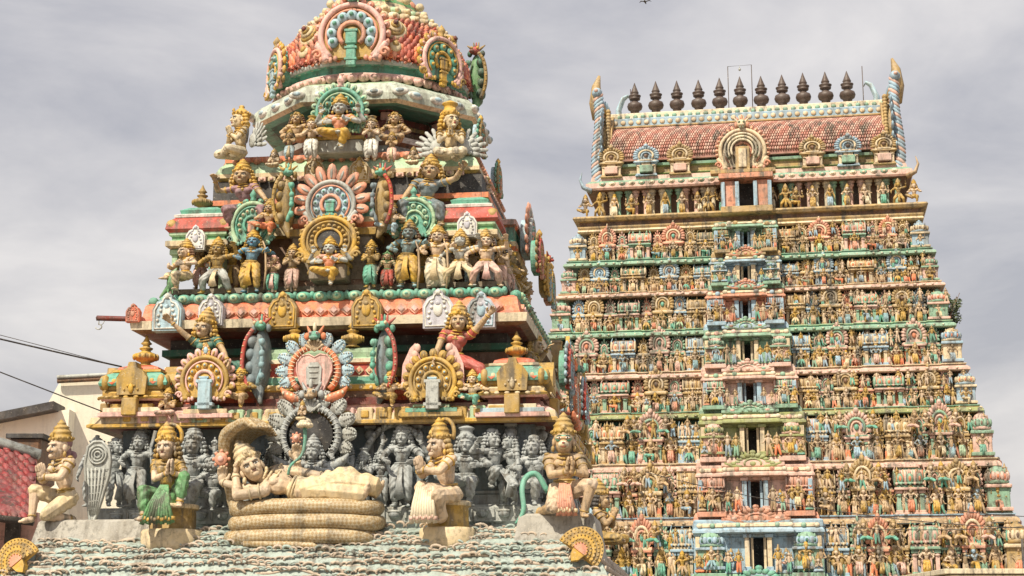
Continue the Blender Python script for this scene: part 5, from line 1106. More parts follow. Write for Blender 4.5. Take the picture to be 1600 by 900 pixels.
def visible(px, py): return px > (842 if py < 480 else 872 if py < 640 else 915) and py < 925
def fstat(x, y, z, hm, kind, where, skin=None, cloth=None, rz=0, px=None, py=None, group='statuettes on the gate tower'):
    sk = skin or fr_.choice(SK); cl = cloth or fr_.choice(['ochre','teal','fsal','fblue','orange2','cream','gold','lgreen','bluegr','fpink','tan','tan'])
    s = hm/(1.22*FIGH.get(kind,1.0)); o = bpy.data.objects.new('statuette', FIG[kind]); scene.collection.objects.link(o); o.location = FF.world(x, y, z); o.rotation_euler = (0,0,FF.a+rz); o.scale = (s,s,s)
    for i, k in enumerate((sk, cl, fr_.choice(['foch','tan','gold']), 'foch')): o.material_slots[i].link = 'OBJECT'; o.material_slots[i].material = mat(k, scale=.35, wear=1.1)
    tag(o, '%s %s statuette, %s' % (PON[kind], SKN.get(sk, sk), where), 'statuette', group); return o
TL = [346,401,452,513,579,643,724,809,905,1010]
CC = [('fcream','fpink','dgold'),('fgreen','fgreen','dteal'),('fpink','fcream','tan'),('fgreen','lgreen','dteal'),('fpink','fcream','brown'),('olive','fgreen','dgold'),('fpink','fcream','brown'),('tan','fblue','brown'),('fgreen','tan','brown')]
WALLC = ['bgrey','brown','dteal','mud','dteal','dteal','mud','bgrey','brown']  # dark wall colours stand in for deep shade between the figures
CYC = ['foch','fsal','fgreen','fblue','foch','fpink']
SEQ = [('barrel_s',1.15),('fan',.85),('bigfan',1.1),('small',.8),('barrel',1.45),('small',.85),('bigfan',1.1),('fan',.8),('kuta',1.15)]
WIN = sum(w for _, w in SEQ)
for ti in range(9):
    yt, yb = TL[ti], TL[ti+1]; ly = lyf(yb); c0 = cpx(yb); S = FF.pix(c0, yb, ly)[2]; h_ = hw(yb)*S*1.0; xc = fx(c0, yb, ly); z0 = fz(c0, yb-2, ly); z1 = fz(c0, yt+2, ly); H_ = z1-z0
    hb = (42+(yb-338)*.104)*S; back = 2*CYF - ly
    tr = empty('tier', (0,0,0)); tr.parent = far
    m = MB(); m.mould(rect(xc-h_+.75, xc+h_-.75, ly+.85, back-.85), [(0,z0-.3),(0,z0+H_*.08),(.10,z0+H_*.10),(.10,z0+H_*.14),(0,z0+H_*.16),(0,z0+H_*.62),(.08,z0+H_*.64),(.08,z0+H_*.70),(0,z0+H_*.72),(0,z1+.3)], [0,1,1,1,0,0,1,1,0]); m.build('wall', FM([WALLC[ti],'dteal' if ti % 2 else 'brown']), tr)
    # slots
    pos = []; run = h_-hb; x = 0; sq = [(k, w*fr_.uniform(.85,1.15)) for k, w in SEQ]; WS = sum(w for _, w in sq)
    for k, w in sq: ww = run*w/WS; pos.append((k, hb+x+ww/2, ww)); x += ww
    # cornice with shallow projections under every shrine
    poly = []; f0 = ly
    fr2 = []
    for sgn, seq in ((-1, pos[::-1]), (1, pos)):
        for k, xx, ww in seq:
            pj = {'barrel':-.16,'bigfan':-.10,'kuta':-.12,'barrel_s':-.08}.get(k, 0.); a_, b_ = xc+sgn*xx-ww*.5, xc+sgn*xx+ww*.5; fr2 += [(a_+.004, f0+pj), (b_-.004, f0+pj)]
    poly = fr2 + [(xc+h_, back), (xc-h_, back)]
    q = H_/1.6
    m = MB(); m.mould(poly, [(-.25,z0-.33*q),(.02,z0-.32*q),(.18,z0-.30*q),(.22,z0-.27*q),(.20,z0-.18*q),(.10,z0-.11*q),(.04,z0-.10*q),(.04,z0-.05*q),(.08,z0-.03*q),(.08,z0+.0*q),(-.3,z0+.012)], [2,0,1,0,0,1,2,1,1,0])
    m.build('cornice', FM([CC[ti+1][0] if ti < 8 else 'tan', CC[ti+1][1] if ti < 8 else 'tan', CC[ti+1][2] if ti < 8 else 'brown']), tr)
    m = MB(); n = 44
    for i in range(n):
        xx = xc-h_+.15+(2*h_-.3)*(i+.5)/n
        if abs(xx-xc) < hb: continue
        m.ell((xx, ly-.30, z0-.21*q), (.10,.06,.075), 0, None, (8,5)); m.ell((xx,ly-.36,z0-.21*q),(.04,.03,.035),1,None,(6,4))
    m.build('cornice_rosettes', FM([CC[ti+1][0] if ti < 8 else 'tan','pcream']), tr)
    for sgn in (-1, 1):
        si = 0; li = 0
        for j, (k, xx, ww) in enumerate(pos):
            X = xc+sgn*xx; px_ = c0+sgn*xx/S; c = CYC[(j*2+ti*3+(j//3)) % 6]
            if k == 'barrel': c = ['fgreen','foch','fpink','fblue','fpink','foch','fpink','fgreen','foch'][ti]
            if k == 'bigfan': c = [('fsal','fsal'),('fblue','fblue'),('foch','foch'),('fpink','fpink'),('foch','foch'),('fpink','fpink'),('foch','foch'),('fsal','fsal'),('fpink','fpink')][ti][0]
            if k == 'kuta': c = ['fblue','fpink','fgreen','fcream','fblue','fpink','fgreen','foch','fgreen'][ti]
            if k == 'fan': c = ['foch','foch','fblue','fgreen','fpink','foch','fpink','fgreen','foch'][ti]
            c2 = {'foch':'fcream','fsal':'fcream','fgreen':'fpink','fblue':'fcream','fpink':'fgreen','fcream':'fblue'}[c]
            pj = {'barrel':-.14,'bigfan':-.08,'kuta':-.05,'barrel_s':-.06}.get(k, .04)
            vis = visible(px_, (yt+yb)/2)
            fobj('shrine', AED[k], tr, [c, c2, fr_.choice([c,'teal','orange2','brown'])], Matrix.Translation((X, ly+.42+pj, z0)) @ Matrix.Diagonal((ww*1.0, min(ww,1.3)*1.05, H_*fr_.uniform(.88,1.0), 1)))
            if vis:
                side = 'near-tower' if sgn < 0 else 'open-sky'; kind = fr_.choice(['stand','bow','pray','wide','dance','four','four','sway','long','sit'] if k in ('small','fan') else ['four','wide','sitfour','dance','four','bow'])
                fstat(X, ly+.08+pj, z0+.02, H_*(.60 if k != 'barrel' else .62), kind, '%s row from roof, %s side, %s from the doorways' % (ORD[ti], side, ORD[si])); si += 1
                if k in ('barrel','bigfan') and ti < 7:
                    fstat(X+sgn*ww*.46, ly+.12, z0+.02, H_*.46, fr_.choice(['pray','stand','long','sway']), '%s row from roof, %s side, %s from the doorways' % (ORD[ti], side, ORD[si])); si += 1
            if ti >= 5 and k in ('bigfan','barrel') and vis:
                for e_ in (-1, 1) if k == 'bigfan' else (1,):
                    fstat(X+e_*ww*.62, ly-.22, z0+H_*.50, H_*.62, 'climb' if e_ < 0 else 'climb2', 'leaning over the %s row, %s side, %s from doorways' % (ORD[ti], side, ORD[li]), skin=fr_.choice(['tan','skin','tan']), cloth=fr_.choice(['tan','teal','fpink']), group='large leaning figures on the gate tower'); li += 1
    for yy in (ly+2.2, ly+4.2, ly+6.4, ly+8.6):   # right-hand face
        k = fr_.choice(['fan','bigfan','barrel','small']); fobj('shrine', AED[k], tr, [fr_.choice(CYC), 'fcream', 'brown'], Matrix.Translation((xc+h_-.42, yy, z0)) @ Matrix.Rotation(math.pi/2, 4, 'Z') @ Matrix.Diagonal((1.6, 1.2, H_*.93, 1)))
    # central bay with doorway
    bt = empty('doorway_bay', (0,0,0)); bt.parent = far
    bc = [('fgreen','foch'),('fblue','fgreen'),('fsal','fblue'),('fgreen','fpink'),('fpink','fgreen'),('olive','fpink'),('fpink','fsal'),('fblue','fgreen'),('teal','fpink')][ti]
    by = ly-.75; dw = (8+ti*.8)*S; hz = lambda f_: z0+H_*f_
    m = MB()
    for sgn in (-1, 1):
        m.box((xc+sgn*(dw+(hb-dw)/2), ly+.25, hz(.36)), (hb-dw, 1.2, H_*.72), 0); 
        m.box((xc+sgn*(dw+.10), by+.28, hz(.40)), (.20, .26, H_*.58), 1); m.box((xc+sgn*(dw+.10), by+.26, hz(.70)), (.34,.36,H_*.06), 0); m.box((xc+sgn*(dw+.10), by+.26, hz(.14)), (.32,.34,H_*.08), 0)
        m.box((xc+sgn*(dw-.10), by+.5, hz(.40)), (.11, .12, H_*.56), 1)
        m.box((xc+sgn*hb*.93, by+.25, hz(.40)), (.18, .3, H_*.58), 1)
    m.box((xc, ly+.25, hz(.84)), (2*hb, 1.2, H_*.30), 0)
    m.build('door_surround', FM([bc[0], 'fcream' if ti % 2 else 'fblue']), bt)
    m = MB(); m.box((xc, ly+.78, hz(.4)), (2*dw+.3, .1, H_*.9), 0);  m.build('door_shade_panel', FM(['black']), bt)  # black panel stands in for the shade inside the doorway
    for (fa_, fb_, hwid, col, o_) in ((-.16,.06, 1.0, bc[1], .10), (.06,.12,.92,bc[0],.04), (.74,.84,.97,bc[0],.06), (.84,.92,.90,'fcream',.0)):
        m = MB(); pj = [(xc-hb*hwid, by+.35), (xc-hb*.52*hwid, by+.35), (xc-hb*.52*hwid, by), (xc+hb*.52*hwid, by), (xc+hb*.52*hwid, by+.35), (xc+hb*hwid, by+.35), (xc+hb*hwid, ly+1.0), (xc-hb*hwid, ly+1.0)]
        m.mould(pj, [(o_-.08,hz(fa_)),(o_+.06,hz(fa_)+(hz(fb_)-hz(fa_))*.2),(o_+.05,hz(fa_)+(hz(fb_)-hz(fa_))*.6),(o_-.03,hz(fb_)),(-.4,hz(fb_)+.01)], 0); m.build('bay_cornice', FM([col]), bt)
    for sgn in (-1, 1):
        fobj('shrine', AED['kuta' if ti % 2 else 'barrel_s'], bt, [bc[1], bc[0], 'dteal' if ti % 2 else 'brown'], Matrix.Translation((xc+sgn*hb*.74, by+.42, hz(.10))) @ Matrix.Diagonal((hb*.46, 1.0, H_*.74, 1)))
        m = MB()
        for e_ in range(4): m.ell((xc+sgn*hb*(.30+.20*e_), by-.02 if e_ < 2 else by+.3, hz(.88)), (.13,.08,.11), e_ % 2, None, (8,5))
        m.box((xc+sgn*hb*.74, by+.25, hz(.02)), (hb*.5, .9, H_*.10), 0); m.build('bay_rosettes', FM([bc[1],'pcream']), bt)
    kcol = {0:'fsal',1:'fsal',2:'fgreen',3:'fpink',4:'fgreen',5:'olive',6:'fsal',7:'teal',8:'fpink'}[ti]
    m = MB()
    for i in range(9):
        t = R(-80+160*i/8); m.ell((.55*math.sin(t),0,.1+.5*math.cos(t)),(.12,.1,.16),0,basis((math.sin(t),0,math.cos(t)),(0,1,0)),(6,4))
    m.prism([(x,.08+z) for x, z in arc(.42,-110,110,12)], -.02,.2,1); m.tube([(x,-.05,.08+z) for x,z in arc(.3,-110,110,10)], .05, 0, seg=5); m.ell((0,-.06,.08),(.12,.08,.14),0,None,(8,5)); m.ell((0,0,.75),(.12,.10,.14),0,None,(8,5))
    for s_ in (-1,1):
        m.tube([(s_*.4,0,-.1),(s_*.7,0,-.02),(s_*.98,0,.1),(s_*1.02,0,.34),(s_*.88,0,.42)], [.12,.13,.10,.07,.03], 0, seg=6); m.ell((s_*.7,-.05,.1),(.12,.1,.12),1,None,(6,4))
    o = m.build('bay_gable', FM([kcol, bc[0]]), bt); o.matrix_local = Matrix.Translation((xc, by-.1, hz(-.10))) @ Matrix.Diagonal((hb*.52, .8, H_*.34, 1))
    if ti < 8:
        for sgn in (-1, 1):
            side = 'near-tower' if sgn < 0 else 'open-sky'
            fstat(xc+sgn*hb*.72, by+.02, hz(.10), H_*.56, fr_.choice(['stand','four','bow','wide']), '%s doorway from roof, outer figure, %s side' % (ORD[ti], side), group='guardian figures at the doorways')
            if ti > 1: fstat(xc+sgn*hb*.90, by+.02, hz(.08), H_*.34, 'lotus', '%s doorway from roof, tiny corner figure, %s side' % (ORD[ti], side), group='guardian figures at the doorways')
            if ti > 4: fstat(xc+sgn*hb*.42, by+.05, hz(.13), H_*.40, 'sitfour', '%s doorway from roof, against the jamb, %s side' % (ORD[ti], side), group='guardian figures at the doorways')
m = MB(); rs_ = random.Random(21)
def mini(m, x, y, z, h, c):
    p = rs_.choice((0,1,2)); q = .5+.5*rs_.random(); w = h*.5
    m.cap((x-.07*h,y,z+.04*h),(x-.04*h,y,z+.44*h),.055*h,.075*h,c[1],q=5); m.cap((x+.07*h*(1+p*.6),y-.03*h,z+.04*h),(x+.04*h,y,z+.44*h),.055*h,.075*h,c[1],q=5)
    m.cap((x,y,z+.46*h),(x,y,z+.66*h),.085*h,.10*h,c[0],q=6); m.ell((x,y-.01,z+.82*h),(.075*h,.08*h,.09*h),c[0],None,(6,4)); m.cap((x,y,z+.88*h),(x,y,z+1.0*h),.06*h,.02*h,3,q=5); m.tube([(x-.09*h,y,z+.70*h),(x-.11*h,y+.01,z+.80*h),(x,y+.03*h,z+.88*h),(x+.11*h,y+.01,z+.80*h),(x+.09*h,y,z+.70*h)], .03*h, 3, seg=4)
    for s_ in (-1,1):
        e = (x+s_*.19*h, y, z+(.52+.12*(p==1))*h); m.cap((x+s_*.11*h,y,z+.68*h), e, .04*h,.03*h,c[0],q=5); m.cap(e, (x+s_*(.10+.16*(p==2))*h, y-.10*h, z+(.50+.35*(p==1)*q)*h), .03*h,.022*h,c[0],q=5)
for ti in range(9):
    yt, yb = TL[ti], TL[ti+1]; ly = lyf(yb); c0 = cpx(yb); S = FF.pix(c0, yb, ly)[2]; h_ = hw(yb)*S; xc = fx(c0, yb, ly); z0 = fz(c0, yb-2, ly); H_ = fz(c0, yt+2, ly)-z0; hb = (42+(yb-338)*.104)*S
    for k in range(50):
        X = hb+.2+(h_-hb-.4)*((k//2)+.5+rs_.uniform(-.3,.3))/25.; sg = -1 if k % 2 else 1; px_ = c0+sg*X/S
        if px_ < 850: continue
        mini(m, xc+sg*X, ly+.16+rs_.uniform(-.05,.05), z0+.02, H_*rs_.uniform(.36,.50), (rs_.choice((0,0,1,2)), rs_.choice((0,1,2,4,5,6,7))))
        if k % 2 == 0 or ti > 4: mini(m, xc+sg*(X+rs_.uniform(-.2,.2)), ly+rs_.uniform(.0,.25), z0+H_*rs_.uniform(.46,.60), H_*rs_.uniform(.28,.42), (rs_.choice((0,1,2)), rs_.choice((0,1,2,4,6))))
    for k in range(10):
        sg = -1 if k % 2 else 1; mini(m, xc+sg*hb*(.30+.16*(k//2)), ly-.95 if k//2 < 2 else ly-.66, z0+H_*.08, H_*rs_.uniform(.34,.50), (rs_.choice((0,1,2)), rs_.choice((0,1,4,5,6,7))))
fo = m.build('relief_figures', FM(['tan','skin','ochre','foch','teal','orange2','fblue','fgreen'])); fo.location = FF.o; fo.rotation_euler = (0,0,FF.a); tag(fo, 'crowd of tiny relief figures packed between the statuettes of the gate tower', 'relief figures', kind='stuff')
# body of the tower down to the ground
yb = TL[-1]; ly = lyf(yb); S = FF.pix(1190, 905, 0)[2]
zb0 = fz(1190, 1005, ly); m = MB(); m.mould(rect(-hw(1010)*S-.3, hw(1010)*S+.3, ly-.1, 2*CYF-ly+.1), [(.9,0),(.9,.8),(.4,1.2),(.4,zb0*.5),(.2,zb0-.3)], 0); m.build('base', FM(['rock']), far)
# --- top storey
yT = 346; lyT = lyf(yT); c0 = 1168; S = FF.pix(c0, yT, lyT)[2]; xc = fx(c0, yT, lyT); hT = hw(yT)*S; z = lambda y, l_=0: fz(c0, y, lyT+l_)
bk = 2*CYF-lyT
top = empty('top_storey', (0,0,0)); top.parent = far
m = MB(); m.mould(rect(xc-hT, xc+hT, lyT, bk), [(-.4,z(356)),(.0,z(355)),(.06,z(352)),(.0,z(349)),(.05,z(346)),(.05,z(344)),(-.05,z(343)),(-.05,z(337)),(.18,z(336)),(.26,z(332)),(.20,z(329)),(-.5,z(328))], [0,0,1,0,0,2,2,0,0,0,0]); m.build('cornice', FM(['foch','fcream','brown']), top)
m = MB(); m.mould(rect(xc-hT+1.0, xc+hT-1.0, lyT+1.1, bk-1.0), [(0,z(336)),(0,z(270))], 0); m.build('wall', FM(['brown']), top)
P_ = [(-.2,z(284)),(.24,z(284)),(.30,z(281)),(.26,z(273)),(.05,z(268)),(.02,z(262)),(-.1,z(261))]
m = MB(); m.mould(rect(xc-hT+.6, xc+hT-.6, lyT+.5, bk-.5), P_, [2,0,0,1,0,1]); m.build('cornice', FM(['fpink','fgreen','brown']), top)
rw = 222*S
m = MB(); m.mould(rect(xc-rw, xc+rw, lyT+.9, bk-.9), [(0,z(263)),(0,z(258)),(.08,z(256)),(0,z(254)),(0,z(246)),(.14,z(244)),(.16,z(240)),(-.1,z(238))], [0,1,1,0,2,3,3]); m.build('roof_base', FM(['foch','olive','olive','fgreen']), top)
for i in range(44):
    xx = xc-hT+.9+(2*hT-1.8)*(i+.5)/44
m = MB()
for i in range(30):
    xx = xc-hT+.9+(2*hT-1.8)*(i+.5)/30; m.ell((xx, lyT+.22, z(277,.2)), (.17,.06,.11), i % 2, None, (8,5)); m.ell((xx,lyT+.16,z(277,.2)),(.08,.05,.05),1,None,(6,4))
m.build('cornice_rosettes', FM(['fgreen','pcream']), top)
# pillars of the colonnade
for i, xo in enumerate((-228,-200,-172,-145,-118,-90,-62,62,90,118,145,172,200,228)):
    for e_ in (-8, 8):
        m = MB(); X = xc+(xo+e_)*S*.98; m.lathe([(.17,0),(.17,.12),(.10,.16),(.10,1.02),(.16,1.06),(.17,1.12),(.12,1.16),(.20,1.22),(.20,1.30)], (X, lyT+.75, z(331,.6)), 0, 10); m.build('pillar', FM([['pcream','fgreen','fpink'][i % 3]]), top)
    if i % 2 == 0 and abs(xo) > 70:
        c = 'fgreen' if (i//2) % 2 else 'fblue'; m = MB()
        m.box((xc+(xo+14)*S, lyT+.45, z(257,.4)), (.62,.5,.36), 0); m.box((xc+(xo+14)*S, lyT+.5, z(248,.4)), (.44,.4,.34), 1); m.box((xc+(xo+14)*S, lyT+.5, z(252,.4)), (.7,.5,.06), 1); m.box((xc+(xo+14)*S, lyT+.5, z(243,.4)), (.62,.5,.06), 1); m.build('gable_post', FM(['fgreen' if i % 4 else 'fpink','fcream']), top)
        fobj('roof_gable', AED['bigfan'], top, [['foch','fblue'][(i//2) % 2],'fcream','brown'], Matrix.Translation((xc+(xo+14)*S, lyT+.55, z(268,.5))) @ Matrix.Diagonal((1.05, 1.0, 1.32, 1)))
kinds = ['long','sitfour','four','stand','bow','dance','four']
for i, xo in enumerate((-214,-186,-158,-131,-104,-78,-40,40,78,104,131,158,186,214)):
    fstat(xc+xo*S*.98, lyT+.42, z(331,.4), 1.26, kinds[i % 7], 'colonnade under the roof, %s figure from the near-tower end' % ORD[i], cloth=['pcream','gold','gold','fblue','gold','pcream','teal'][i % 7])
for sgn in (-1, 1):
    sd = 'near-tower' if sgn < 0 else 'open-sky'
    for xo, tx in ((232,'near the %s end of the colonnade' % sd), (60,'beside the top doorway, %s side' % sd)): fstat(xc+sgn*xo*S, lyT+.15, z(331,.1), 1.62, 'wide', 'club bearer %s' % tx, skin='ochre', cloth='ochre')
    fstat(xc+sgn*256*S, lyT+.3, z(331,.3), 1.35, 'sit', 'crouching at the %s corner below the roof' % sd, skin='skin', cloth='ochre')
m = MB()
for sgn in (-1,1): m.box((xc+sgn*26*S, lyT-.1, z(305,-.1)), (22*S, .8, 1.3), 0); m.box((xc+sgn*14*S, lyT-.55, z(305,-.5)), (.18,.2,1.3), 1); m.box((xc+sgn*36*S, lyT-.55, z(305,-.5)), (.18,.2,1.3), 1)
m.box((xc, lyT-.1, z(279,-.1)), (84*S,1.3,.24), 0); m.box((xc, lyT-.15, z(331,-.1)), (80*S,1.1,.3), 2); m.build('door_surround', FM(['fsal','fblue','foch']), top)
m = MB(); m.box((xc, lyT+.4, z(305)), (30*S,.1,1.5), 0); m.build('door_shade_panel', FM(['black']), top)  # top doorway: its inner shade is the panel's black colour
# --- barrel roof: arched section swept along the ridge
m = MB(); lyR = lyT+.85; dR = (bk-lyT)/2-.85; cyR = lyR+dR; zR0 = z(242,.8); zR1 = fz(c0, 184, cyR-dR*.62); hR = zR1-zR0
sec = [(cyR-dR*math.cos(t)*(1+.10*math.sin(2*t) if t < 1.57 else 1+.10*abs(math.sin(2*t))), zR0+hR*1.04*math.sin(t)**.85) for t in np.linspace(0, math.pi, 25)]
m.prism([(y, z_) for y, z_ in sec], -rw, rw, 0, T=np.array([[0,1,0,xc],[1,0,0,0],[0,0,1,0],[0,0,0,1]], float), sm=False); rf = m.build('roof', FM(['rfs']), top)
bmx = rf.data; bmx.flip_normals()
m = MB()
for r_i in range(19):
    t = .08+r_i*.068; ys = cyR-dR*math.cos(t)*(1+.10*math.sin(2*t)); zs = zR0+hR*1.04*math.sin(t)**.85; dy = dR*math.sin(t); dz = hR*1.04*.85*math.cos(t); tl = math.atan2(dy, dz)
    for j in range(112):
        xx = xc-rw+.1+(2*rw-.2)*(j+.5*(r_i % 2))/112
        q = V3(xx, ys-.03, zs); m.ell(q, (.058,.045,.10), (j*7+r_i*3) % 5 % 2, np.array(Matrix.Rotation(-tl, 3, 'X')), (6,4))
m.build('roof_scales', FM(['rfs','rfl']), top)
yrz = cyR-dR*.62; zr = fz(c0, 186, yrz)
m = MB(); m.box((xc, cyR, fz(c0,182,yrz)), (2*rw+.1, dR*1.24, .48), 0, b=.05); m.box((xc, cyR, fz(c0,171,yrz)), (2*rw+.25, dR*1.1, .42), 1, b=.05); m.box((xc,cyR,fz(c0,190,yrz)),(2*rw+.1,dR*1.34,.10),2,b=.02); m.build('ridge', FM(['fblue','pcream','foch']), top)
m = MB()
for i in range(34): xx = xc-rw+.3+(2*rw-.6)*i/33; m.ell((xx, cyR-dR*.62-.02, fz(c0,182,yrz)), (.13,.05,.12), 0, None, (8,5)); m.ell((xx+.2, cyR-dR*.55-.02, fz(c0,171,yrz)), (.12,.05,.10), 1, None, (8,5))
m.build('ridge_rosettes', FM(['fcream','fgreen']), top)
# eleven bronze pots on the ridge
def bpot():
    m = MB(); m.lathe([(.30,0),(.32,.04),(.18,.08),(.16,.16),(.22,.20),(.20,.24),(.34,.34),(.385,.48),(.34,.62),(.18,.70),(.15,.78),(.26,.82),(.28,.88),(.22,.90),(.30,.97),(.31,1.02),(.20,1.05),(.17,1.12),(.21,1.16),(.18,1.22),(.09,1.45),(.01,1.68)], (0,0,0), 0, 20)
    me = m.mesh('finial'); me.materials.append(mat('bronze', rough=.5, scale=.6, wear=.5)); return me
bp_ = bpot(); PXS = (992,1025,1058,1092,1125,1157,1190,1223,1256,1291,1325)
ztop = fz(c0,171,yrz)+.16; yfin = cyR-dR*.40
for i, px in enumerate(PXS):
    X = fx(px, 168, yfin); o = bpy.data.objects.new('ridge_finial', bp_); scene.collection.objects.link(o); o.parent = far; o.matrix_local = Matrix.Translation((X, yfin, ztop)) @ Matrix.Diagonal((1.0+.02*math.sin(i*2.1),1.0,1.04+.015*math.sin(i*1.7),1))
# end boards with feathered edge and horns
for sgn in (-1, 1):
    m = MB(); kk = kudu(21, 0+9, None, flame=.22, depth=.6, opening=False, plaque=False)
    X = xc+sgn*(rw+.25); m.join(kk, np.array(Matrix.Translation((X, cyR, zR0+hR*.52)) @ Matrix.Rotation(sgn*math.pi/2, 4, 'Z') @ Matrix.Diagonal((dR*1.15, .8, hR*.98, 1))))
    m.build('end_gable', FM(['foch','fblue','fblue','fcream','pcream','fblue','brown']), top)
    m = MB(); zt_ = zR0
    for k in range(24):
        t = k/23; m.ell((X+sgn*(.20+.08*math.sin(t*6)), lyR-.25+.35*t, zR0-1.1+t*(hR+2.2)), (.34,.20,.13), (2,2,1)[k % 3], np.array(Matrix.Rotation(sgn*.75, 3, 'Y')), (8,5))
    for k in range(20):
        t = k/19; m.ell((X-sgn*.30, lyR-.1+.35*t, zR0-.6+t*(hR+1.0)), (.13,.2,.14), 0, None, (8,5))
    m.tube([(X+sgn*.1, lyR+.4, zR1+.2),(X+sgn*.32, lyR+.4, zR1+1.0),(X+sgn*.30, lyR+.4, zR1+1.8),(X+sgn*.14,lyR+.4,zR1+2.35)], [.42,.34,.22,.06], 0, seg=8); m.ell((X+sgn*.22,lyR+.05,zR1+1.35),(.26,.3,.26),2,None,(8,5)); m.ell((X+sgn*.24,lyR-.2,zR1+1.4),(.10,.1,.10),1,None,(8,5))
    m.tube([(X-sgn*.95, cyR+.3, zR1+.3),(X-sgn*.55, cyR+.3, zR1+.75),(X-sgn*.50, cyR+.3, zR1+1.4),(X-sgn*.75,cyR+.3,zR1+2.0),(X-sgn*1.0,cyR+.3,zR1+2.15),(X-sgn*1.1,cyR+.3,zR1+1.95)], [.50,.42,.30,.24,.16,.05], 3, seg=8, flat=.5)
    m.build('horned_crest', FM(['foch','fpink','fblue','lblue']), top)
    m = MB(); m.tube([(X-sgn*1.15, cyR, zR1),(X-sgn*1.15, cyR, zR1+(2.9 if sgn > 0 else 2.4))], .022, 0, seg=6); m.build('lightning_rod', FM(['bronze']), top)
    m = MB(); m.tube([(xc+sgn*(hT-.6),lyT+.3,z(285)),(xc+sgn*(hT-.2),lyT+.3,z(278)),(xc+sgn*(hT-.05),lyT+.3,z(266)),(xc+sgn*(hT-.15),lyT+.3,z(254))], [.26,.2,.12,.03], 0, seg=8, flat=.5); m.build('corner_horn', FM(['fblue' if sgn < 0 else 'tan']), top)
# holes in the roof, their inner shade painted as solid black spots
m = MB()
for px, py in ((958,220),(994,219),(1030,218),(1048,217),(1060,217),(1087,214),(1238,206),(1275,204),(1310,202),(1341,199),(1373,197)): X, Z, _ = FF.pix(px, py, lyR+dR*.12); m.ell((X, lyR+dR*.10-.03, Z), (.09,.10,.11), 0, None, (8,5))
m.build('roof_vent', FM(['black']), top)
# great horseshoe gable over the door
km = kudu(23, 15, 'face', opening=False, flame=.16, plaque=False, depth=.5); X, Z, S_ = FF.pix(1160, 236, lyT-.1)
me = km.mesh('horseshoe_gable'); slots(me, 7); fobj('horseshoe_gable', me, top, ['pcream','fcream','fsal','fgreen','fgreen','fcream','brown'], Matrix.Translation((X, lyT-.05, Z)) @ Matrix.Diagonal((40*S_,)*3+(1,)))
m = MB()
for r_ in (27, 22, 17): m.tube([(X+x, lyT-.32, Z+z_) for x, z_ in arc(r_*S_, -118, 118, 22)], 1.9*S_, 0, seg=6)
m.box((X, lyT-.30, Z-14*S_), (22*S_, .2, 38*S_), 1); m.box((X, lyT-.42, Z-14*S_), (12*S_, .1, 30*S_), 2); m.box((X, lyT-.3, Z-36*S_), (100*S_, .5, 6*S_), 1); m.build('gable_niche', FM(['pcream','foch','fcream']), top)
# thin rod frame with a lamp over the middle of the ridge
ff = tag(empty('rod_frame', FF.o, FF.a), 'thin rectangular metal rod frame with a small lamp over the middle pots', 'lamp frame')
m = MB(); xa, za, S_ = FF.pix(1137, 104, cyR); xb = fx(1174, 104, cyR); zc = ztop-.1; m.tube([(xa,cyR,zc),(xa,cyR,za),(xb,cyR,za+.02),(xb,cyR,zc)], .022, 0, seg=6); m.build('rods', FM(['bronze']), ff)
m = MB(); xm = (xa+xb)/2; m.tube([(xm,cyR,za),(xm,cyR,za-.12)], .015, 0, seg=6); m.ell((xm,cyR,za-.19),(.07,.07,.08),0); m.build('lamp_shade', FM(['lgrey']), ff)
# bush growing out of the right edge
bush = tag(empty('bush', FF.world(fx(1478,500,lyf(505)), lyf(505)+1.2, fz(1480,505,lyf(505)))), 'small grey-green bush growing out of the right edge of the gate tower', 'bush')
rb = random.Random(4); m = MB()
for i in range(5): a = rb.uniform(-.5,.9); m.tube([(0,0,0),(.35+.2*i*.5*math.sin(a),rb.uniform(-.2,.2),.5),(.2+.14*i,rb.uniform(-.3,.3),1.0+.15*i)], [.05,.03,.012], seg=5)
m.build('stem', [mat('brown')], bush)
m = MB()
for i in range(900):
    c = rb.choice([(.25,0,.9,.42),(.55,.1,.55,.35),(.15,0,1.35,.25),(.6,0,1.1,.3),(.35,.1,.3,.3)]); v = V3(rb.gauss(0,1),rb.gauss(0,1),rb.gauss(0,1)); v = v/np.linalg.norm(v)*c[3]*rb.uniform(.4,1.05); p_ = V3(*c[:3])+v
    B = basis((rb.gauss(0,1),rb.gauss(0,1),rb.gauss(0,1))); s_ = rb.uniform(.05,.10); m.add([p_-B[:,0]*s_, p_-B[:,1]*s_*.5, p_+B[:,0]*s_, p_+B[:,1]*s_*.5], [(0,1,2,3)], 0 if rb.random() < .6 else 1, False)
m.build('foliage', [mat('leaf'), mat('leafdk')], bush)
